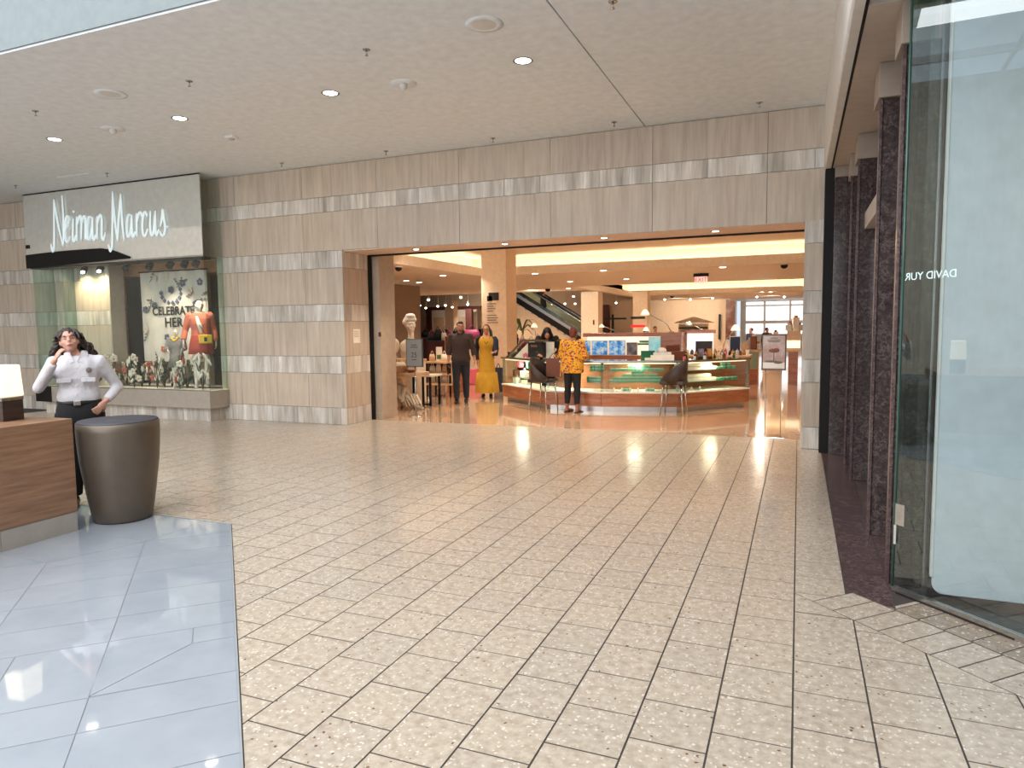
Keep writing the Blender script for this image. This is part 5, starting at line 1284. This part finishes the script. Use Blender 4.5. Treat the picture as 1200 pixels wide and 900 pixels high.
spots = [(p_,15.95+.12*(i%3)) for i,p_ in enumerate([802,806,811,815,820,824,829,833,838,842,846,850,855,859,864,868,872,876])]
for i,(p_,y_) in enumerate(spots):
    q = at(p_,412,y_); small('perfume_bottle','perfume bottle on the rear counter, '+['far left','left','middle left','middle','middle right','right'][i//3]+(' in front',' in the middle row',' at the back')[i%3],'bottle',(q.x,y_,.971),rp.uniform(-.3,.3),bottle_parts(i),'perfume bottles on the rear counter')
for i in range(16):
    p, a = along(3,.12+.05*i,.18+.10*(i%3)); small('tester_bottle','tester bottle on the right glass top, '+['first','second','third','fourth','fifth','sixth','seventh','eighth','ninth','tenth','eleventh','twelfth','thirteenth','fourteenth','fifteenth','last'][i]+' from the cafe stool','bottle',(p.x,p.y,zt),a,bottle_parts(i+3),'tester bottles on the right glass top')
p, a = along(3,.07,.45); small('brown_box','open brown leather box on the counter left of the testers','box',(p.x,p.y,zt),a,lambda:[(MB().bx((0,0,0),(.34,.2,.16)),'box_body','brownbag'),(MB().bx((0,.1,.16),(.34,.02,.12)),'lid','brownbag')])
p, a = along(3,.58,.5); small('gift_rack','dark wood rack with gift sets on right part of counter','rack',(p.x,p.y,zt),a*.5,lambda:[(MB().bx((0,.08,0),(.34,.02,.34)),'back','darkwood'),(MB().bx((0,0,0),(.34,.16,.03)),'shelf','darkwood'),(MB().bx((-.09,0,.03),(.10,.08,.16)),'gift_set','poster_rock'),(MB().bx((.09,0,.03),(.10,.08,.16)),'gift_set','amber')])
# stools
def stool(lab, loc, rz):
    t = thing('counter_stool',lab,'chair',loc,rz,'counter stools')
    s_ = MB(); s_.bx((0,0,.56),(.46,.44,.07)); s_.build('seat','chair',t,bevel=.02)
    m = MB(); n = 14; vs = []
    for k in range(n+1):
        a = -.35*PI+ (1.70*PI)*k/n; x = .25*math.cos(a); y = .24*math.sin(a); hgt = .07+.40*max(0,math.sin(max(0,min(PI,(k/n)*PI))))**1.3
        vs.append((x,y,hgt))
    inner = [(x*.90,y*.90,h_) for x,y,h_ in vs]; V = []
    for (x,y,h_),(xi,yi,_) in zip(vs,inner): V += [(x,y,.57),(x*1.08,y*1.08,.57+h_),(xi*1.08,yi*1.08,.57+h_),(xi,yi,.57)]
    F = []
    for k in range(n): 
        for q in range(4): F.append((k*4+q,k*4+(q+1)%4,(k+1)*4+(q+1)%4,(k+1)*4+q))
    F += [(0,3,2,1),(n*4,n*4+1,n*4+2,n*4+3)]; m.add(V,F,True).build('shell_back','chair',t)
    for sx in (-1,1):
        for sy in (-1,1): MB().tube([(sx*.17,sy*.16,.57),(sx*.215,sy*.205,.0)],[.016,.011],10).build('leg','steel',t)
    return t
q = on_z(637,481); stool('dark brown bucket stool left of the patterned blouse customer',(q.x,q.y-.02,0),1.35)
q = on_z(790,485); stool('dark brown bucket stool at the right part of counter',(q.x,q.y-.05,0),-1.25+PI*.0-.35)
q = on_z(648,480); small('tote_bag','ribbed brown tote bag resting on the left stool','bag',(q.x+.02,q.y-.0,.66),.2,lambda:[(MB().bx((0,0,0),(.28,.16,.36)),'bag_body','brownbag'),(MB().tube([(-.08,0,.36),(0,0,.46),(.08,0,.36)],.010,6,sub=4),'handle','brownbag')])
# standing signs
def floor_sign(name, lab, base, px0,py0,px1,py1, face_, frame_, lines, rz=0, two=False):
    Y = base[1]; a = at(px0,py0,Y); b = at(px1,py1,Y); t = thing(name,lab,'sign',(base[0],Y,0)); cx = (a.x+b.x)/2-base[0]; w = (b.x-a.x)/2; z0, z1 = b.z, a.z
    MB().box((cx-w,-.02,z0),(cx+w,.015,z1)).build('frame',frame_,t,bevel=.004); MB().box((cx-w+.018,-.026,z0+.018),(cx+w-.018,-.021,z1-.018)).build('face',face_,t)
    if two:
        for s_ in (-1,1): MB().cyl((cx+s_*(w-.06),0,0.01),.006,z0,8).build('leg','steel',t)
        MB().bx((cx,0,0),(w*2,.28,.012)).build('base_plate','chrome',t,bevel=.003)
    else:
        MB().cyl((cx,0,.0),.012,z0,10).build('pole','steel',t); MB().lathe((cx,0,0),[(.15,0),(.15,.012),(.02,.02)],28).build('base_plate','steel',t)
    for (s_,dz,sz,m_) in lines: 
        if s_ == '-': MB().box((cx-sz,-.0285,z0+(z1-z0)*dz-.006),(cx+sz,-.0262,z0+(z1-z0)*dz+.006)).build('lettering',m_,t)
        else: text('lettering',s_,m_,t,(cx,-.028,z0+(z1-z0)*dz),sz,(PI/2,0,0),.001)
    return t, cx, z0, z1, w
q = on_z(488,488)
floor_sign('floor_sign','grey framed standing sign with number 25 at the left of entrance',(q.x,q.y),476,397,496,430,'screen_g','frame_g',[('-',.78,.06,'ink'),('-',.70,.08,'ink'),('25',.42,.13,'ink'),('-',.26,.05,'ink')])
q = on_z(903,515)
t, cx, z0, z1, w = floor_sign('poster_stand','standing poster of spreading tree at dusk, right of entrance',(q.x,10.75),893,392,921,434,'poster_dusk','frame_g',[('-',.90,.05,'ink_g'),('-',.84,.09,'ink_g'),('-',.80,.08,'ink_g')],two=True)
hh = z1-z0
MB().tube([(cx,-.029,z0+hh*.28),(cx,-.029,z0+hh*.52)],.004,6).ell((cx,-.030,z0+hh*.55),(.07,.003,.028),14).ell((cx+.03,-.030,z0+hh*.58),(.04,.003,.02),12).build('printed_tree','brownbag',t)
MB().box((cx-w+.02,-.0275,z0+.03),(cx+w-.02,-.0265,z0+hh*.22)).build('printed_ground','fascia',t); MB().ell((cx-.03,-.029,z0+hh*.25),(.09,.002,.016),14).ell((cx+.06,-.029,z0+hh*.22),(.06,.002,.02),14).build('printed_hills','ink_g',t)
# ------------------------------------------------------------------ gift tables on the left inside the entrance
t = thing('driftwood_table','wooden topped gift table with pale driftwood root legs','table',(-7.6,12.4,0))
MB().box((-8.25,12.15,.66),(-7.12,12.75,.74)).build('top','oak',t,world=True,bevel=.008)
rd = random.Random(15); m = MB()
for k in range(15):
    a = rd.uniform(0,2*PI); c0 = Vector((-7.62+rd.uniform(-.12,.12),12.35+rd.uniform(-.1,.1),rd.uniform(.32,.6))); e = Vector((-7.6+math.cos(a)*rd.uniform(.35,.62),12.3+math.sin(a)*.28,rd.uniform(.03,.22)))
    m.tube([c0,c0.lerp(e,.4)+Vector((0,0,rd.uniform(-.16,.06))),c0.lerp(e,.75)+Vector((0,0,-.08)),e],[.055,.05,.042,.022],8,sub=3)
m.build('driftwood_root','twig',t,world=True)
for k in range(9):
    a = rd.uniform(-.3,1.2)
    c0 = Vector((-7.75+k*.07,12.3,.30)); m = MB(); m.tube([c0,c0+Vector((.12,-.10,-.12)),c0+Vector((.26,-.22,-.24+.02*(k%3)))],[.03,.026,.012],8,sub=3); m.build('driftwood_branch','twig',t,world=True)
b = thing('black_frame_table','narrow side table on a black square frame beside the driftwood','table',(-7.25,12.9,0))
for x in (-7.55,-7.15): MB().box((x-.02,12.80,0),(x+.02,12.84,.62)).build('leg','black',b,world=True); MB().box((x-.02,13.2,0),(x+.02,13.24,.62)).build('leg','black',b,world=True)
MB().box((-7.57,12.8,0.02),(-7.13,12.84,.05)).build('rail','black',b,world=True); MB().box((-7.6,12.78,.62),(-7.1,13.26,.655)).build('top','whitep',b,world=True)
def hbag(lab, loc, rz, w, h, mt, grp=None): return small('handbag',lab,'bag',loc,rz,lambda:[(MB().loft([(0,0,0,w*.5,w*.2),(0,0,h*.6,w*.48,w*.17),(0,0,h,w*.36,w*.08)],16),'bag_body',mt),(MB().tube([(-w*.25,0,h*.92),(0,0,h*1.45),(w*.25,0,h*.92)],.008,6,sub=4),'handle',mt)],grp)
hbag('white handbag on the driftwood table',(-7.62,12.4,.745),.1,.30,.20,'whitep')
small('woven_basket','tan woven basket under the white handbag','basket',(-7.62,12.32,.741),0,lambda:[(MB().lathe((0,0,0),[(.17,0),(.23,.13),(.24,.14),(.22,.135)],24),'basket_body','oak'),(MB().tube([(.235*math.cos(q*PI/8),.235*math.sin(q*PI/8),.14) for q in range(17)],.012,6),'rim','twig')])
small('wooden_bowl','small brown wooden bowl on the right end of driftwood table','bowl',(-7.30,12.3,.741),0,lambda:[(MB().lathe((0,0,0),[(.05,0),(.11,.05),(.12,.06),(.10,.055)],20),'bowl_body','brownbag'),(MB().lathe((0,0,0),[(.04,0),(.04,.005)],12),'foot','darkwood')])
small('potted_succulent','small green plant on the left end of driftwood table','plant',(-8.0,12.3,.741),0,lambda:[(MB().lathe((0,0,0),[(.04,0),(.055,.06)],14),'pot','whitep'),(MB().ell((0,0,.09),(.07,.06,.05),10,None,6).ell((.04,0,.11),(.04,.04,.05),8,None,6).ell((-.05,.01,.10),(.04,.03,.05),8,None,6),'leaves','leaf')])
small('white_card','white card lying on the driftwood table','card',(-7.82,12.22,.741),.2,lambda:[(MB().bx((0,0,0),(.20,.12,.012)),'card_sheet','fascia'),(MB().bx((0,0,.012),(.1,.06,.004)),'printed_mark','ink_g')])
# white bust mannequin and round head form
q = at(482,420,13.4)
bu = thing('mannequin_bust','white mannequin bust wearing a white turban near the grey sign','mannequin',(q.x,13.4,.96)); bu.scale = (1.2,1.2,1.2); m = MB()
J0 = Vector((0,-.01,.62)); T, R3 = head(m, J0, .7, -.05, 0, 1.25)
m.tube([(0,0,.36),(0,0,.52)],[.06,.055],14); m.loft([(0,0,0,.19,.12),(0,0,.15,.22,.14),(0,0,.30,.21,.11),(0,0,.37,.10,.07)],24); m.build('bust','mann',bu,remesh=.011)
m = MB(); m.ell(T((0,.01,.085)),(.125,.13,.07),18,R3,12).ell(T((0,-.02,.13)),(.10,.10,.06),16,R3,10).ell(T((-.085,.0,.05)),(.04,.06,.05),12,R3,8); m.build('turban','fascia',bu,remesh=.012)
t = thing('bust_pedestal','white pedestal cabinet beneath the mannequin bust','pedestal',(q.x,13.4,0)); MB().box((-.25,-.2,.0),(.25,.2,.92)).build('body','whitep',t); MB().box((-.27,-.22,.92),(.27,.22,.958)).build('top','oak',t)
q2 = at(462,425,13.2); small('head_form','smooth white head shaped hat form beside the bust','mannequin head',(q2.x,13.2,.99),0,lambda:[(MB().ell((0,0,.27),(.13,.14,.17),20,None,14),'head_shape','mann'),(MB().lathe((0,0,0),[(.09,0),(.05,.05),(.045,.14)],20),'neck','mann')])
tag(MB().box((q2.x-.3,12.95,0),(q2.x+.3,13.45,.98)).build('white_cabinet','oak',bevel=.01),'pale low cabinet carrying the white head form','cabinet')
t = thing('wrought_hat_stand','twisting pale metal stand at the entrance post','stand',(at(450,430,12.9).x,12.9,0)); MB().tube([(0,0,0),(.03,0,.5),(-.03,0,.9),(.03,0,1.3),(0,0,1.62)],.02,8,sub=5).build('stem','twig',t)
for k in range(7): MB().ell((.05*math.sin(k*2),-.02,.7+.15*k),(.035,.02,.05),10).build('leaf','oak',t)
# tiered bag shelf
sx0, sx1 = at(498,440,14.6).x, at(528,440,14.6).x
sh = thing('tiered_shelf','three tier oak gift shelf with white bags behind grey sign','shelf',((sx0+sx1)/2,14.8,0))
for z in (.28,.52,.80): MB().box((sx0,14.6,z),(sx1,15.1,z+.045)).build('shelf_board','oak',sh,world=True)
for x in (sx0+.03,sx1-.03):
    for y in (14.62,15.06): MB().box((x-.02,y,0),(x+.02,y+.03,.82)).build('leg','black',sh,world=True)
w_ = sx1-sx0
for j, z in enumerate((.325,.565,.845)):
    for i in range(4):
        x = sx0+w_*(.14+.24*i); mt = ['whitep','mann','fascia','whitep','oak','whitep'][(i+j*2)%6]
        if j == 2 and i == 1: small('boxed_gift','tall white and green boxed gift standing on the top shelf','box',(x,14.85,z),.3,lambda:[(MB().bx((0,0,0),(.14,.06,.34)),'box_body','whitep'),(MB().bx((0,-.032,.05),(.10,.004,.10)),'label_card','leaf')])
        else: hbag('pale small bag on the '+['lower','middle','top'][j]+' shelf of the tiered unit, '+['first','second','third','fourth'][i]+' from the left',(x,14.8,z),rd.uniform(-.3,.3),w_*.22,.17+.03*(i%2),mt,'bags on the tiered shelf')
# shoe and bag tables further back
names_x = ['left','middle left','middle','middle right','right']
for j,(pxa,pxb,Y,z,lab) in enumerate(((500,532,24,1.15,'dark shoe table behind the tiered shelf'),(486,520,28,1.2,'dark shoe table further back left'),(522,562,30,1.2,'dark shoe table before the lit niche'),(596,632,24,.85,'low bag table right of thick column'),(870,890,20,.95,'crowded glass cosmetics counter left of dusk poster'),(922,938,20,.95,'gold lit wooden stepped counter at the right edge'),(893,918,27,1.0,'pale counter before the bright far windows'))):
    xa, xb = at(pxa,400,Y).x, at(pxb,400,Y).x; t = thing('display_table',lab,'table',((xa+xb)/2,Y+.5,0))
    MB().box((xa,Y,z-.05),(xb,Y+1.0,z)).build('top','oak' if j > 3 else 'darkwood',t,world=True)
    MB().box((xa+.05,Y+.05,0),(xb-.05,Y+.95,z-.05)).build('cabinet','cherry' if j == 5 else ('whitep' if j > 3 else 'burg'),t,world=True)
    if j == 4: MB().box((xa+.03,Y+.03,0),(xb-.03,Y+.049,.42)).build('wood_panel','cherry',t,world=True); MB().box((xa+.03,Y+.03,.43),(xb-.03,Y+.045,z-.06)).build('glass_front','glass_green',t,world=True)
    if j == 5:
        MB().box((xa,Y+.3,z),(xb,Y+.7,z+.28)).build('step','oak',t,world=True); MB().box((xa,Y+.5,z+.28),(xb,Y+.9,z+.50)).build('step','tan',t,world=True); MB().box((xa,Y+.28,z+.04),(xb,Y+.30,z+.24)).build('lit_front','lightbox',t,world=True)
    pal = ['ink','burg','ink','leather','whitep','magenta','brownbag','ink'] if j < 4 else ['mann','whitep','amber','ink','oak','fascia','brownbag','whitep']
    n = (9 if j < 3 else 7) if pxb-pxa > 25 else 4
    for i in range(n):
        x = xa+(xb-xa)*(i+.5)/n; zz = z+(.5 if j == 5 else 0)
        pos = ['first','second','third','fourth','fifth','sixth','seventh','eighth','ninth'][i]
        if j < 4: hbag(['black','burgundy','black','dark','white','magenta','brown','black'][(i+j)%8]+' bag on the '+lab+', '+pos,(x,Y+.3+.25*(i%2),zz),rd.uniform(-.5,.5),.34,.24+.06*(i%3),pal[(i+j)%8],'bags on far tables')
        else: small('cosmetic_box','small carton '+pos+' on the '+lab,'box',(x,Y+(.7 if j == 5 else .3)+.1*(i%2),zz),rd.uniform(-.3,.3),lambda:[(MB().bx((0,0,0),(.16,.12,.16+.1*(i%3))),'box_body',pal[(i+j)%8]),(MB().bx((0,0,.16+.1*(i%3)),(.08,.08,.06)),'cap',pal[(i+j+3)%8])],'cosmetics on far counters')
hbag('large magenta handbag hanging behind the walking man',(at(553,393,20).x,20,1.28),.2,.55,.30,'magenta'); tag(MB().box((at(545,400,20.3).x,20.1,0),(at(562,400,20.3).x,20.6,1.275)).build('white_counter','whitep',bevel=.02),'white display block beneath the magenta handbag','display')
stand_print('framed print of a red haired model behind the man',521,394,531,411,19.0,'art','oak',zb=0.0)
tag(MB().box((at(524,440,15.6).x,15.6,0),(at(533,440,15.6).x,16.1,.55)).build('brown_bench','cherry',bevel=.01),'low brown wooden block left of the man\'s legs','bench')
tag(MB().box((at(548,440,18).x,18,0),(at(557,440,18).x,18.5,.45)).build('red_ottoman','pink',bevel=.03),'small red ottoman between the man and woman','ottoman')
t = thing('purple_garment_bag','tall navy garment bag standing behind the woman in yellow','bag',(at(584,430,16.2).x,16.2,0)); MB().bx((0,0,0),(.22,.12,.62)).build('bag_body','denim',t,bevel=.02); MB().tube([(-.05,0,.62),(0,0,.72),(.05,0,.62)],.01,6,sub=4).build('handle','denim',t)
# palm, picture and coat rack by the escalator
q = at(612,410,28)
t = thing('potted_palm','tall potted palm in front of the escalator wall','plant',(q.x,28,0)); MB().lathe((0,0,0),[(.22,0),(.30,.5),(.32,.52),(.28,.50)],20).build('pot','darkwood',t); MB().tube([(0,0,.5),(.04,0,1.0),(0,0,1.5)],[.05,.045,.03],8).build('trunk','twig',t)
for k in range(14):
    a = k*2.4; r = .55+.12*(k%3); zt_ = 1.5+.25*math.sin(k*1.7); m = MB(); pts = [Vector((0,0,1.45)),Vector((math.cos(a)*r*.5,math.sin(a)*r*.5,zt_+.25)),Vector((math.cos(a)*r,math.sin(a)*r,zt_))]
    m.tube(pts,[.03,.06,.008],6,sub=4,flat=.15); m.build('frond','leaf',t)
q = at(599,378,35.9); t = thing('brown_picture','small square brown picture on the escalator wall','picture',(q.x,36.11,q.z-.25)); MB().box((-.2,0,0),(.2,.04,.5)).build('frame','brownbag',t); MB().box((-.16,-.01,.04),(.16,-.001,.46)).build('print','art',t)
t = thing('bag_rack','rack of dark bags right of the thick column','rack',(at(599,395,22.5).x,22.5,0)); MB().cyl((0,0,0),.03,1.6,8).build('post','black',t)
for k in range(6): MB().loft([(.12*math.cos(k*1.05),.12*math.sin(k*1.05),1.0+.1*(k%3),.13,.08),(.14*math.cos(k*1.05),.14*math.sin(k*1.05),1.25+.1*(k%3),.15,.09),(.10*math.cos(k*1.05),.1*math.sin(k*1.05),1.38+.1*(k%3),.08,.04)],12).build('hanging_bag',['ink','burg','leather'][k%3],t)
# notice on the stone jamb
t = thing('paper_notice','small white notice taped to the stone jamb of entrance','notice',(OX0+.002,10.2,1.40)); MB().box((.0,-.10,0),(.003,.10,.24)).build('sheet','whitep',t)
MB().box((.0035,-.08,.20),(.004,.05,.206)).box((.0035,-.08,.17),(.004,.07,.176)).box((.0035,-.08,.14),(.004,.06,.146)).box((.0035,-.08,.11),(.004,.07,.116)).build('lettering','ink_g',t)
# turn text curves into plain meshes
bpy.context.view_layer.update(); dg = bpy.context.evaluated_depsgraph_get()
for o in [q for q in COL.objects if q.type == 'FONT']:
    me = bpy.data.meshes.new_from_object(o.evaluated_get(dg)); nm_ = o.name; par = o.parent; mt = (o.location.copy(), o.rotation_euler.copy(), o.scale.copy())
    bpy.data.objects.remove(o); n_ = bpy.data.objects.new('lettering', me); COL.objects.link(n_); n_.parent = par; n_.location, n_.rotation_euler, n_.scale = mt
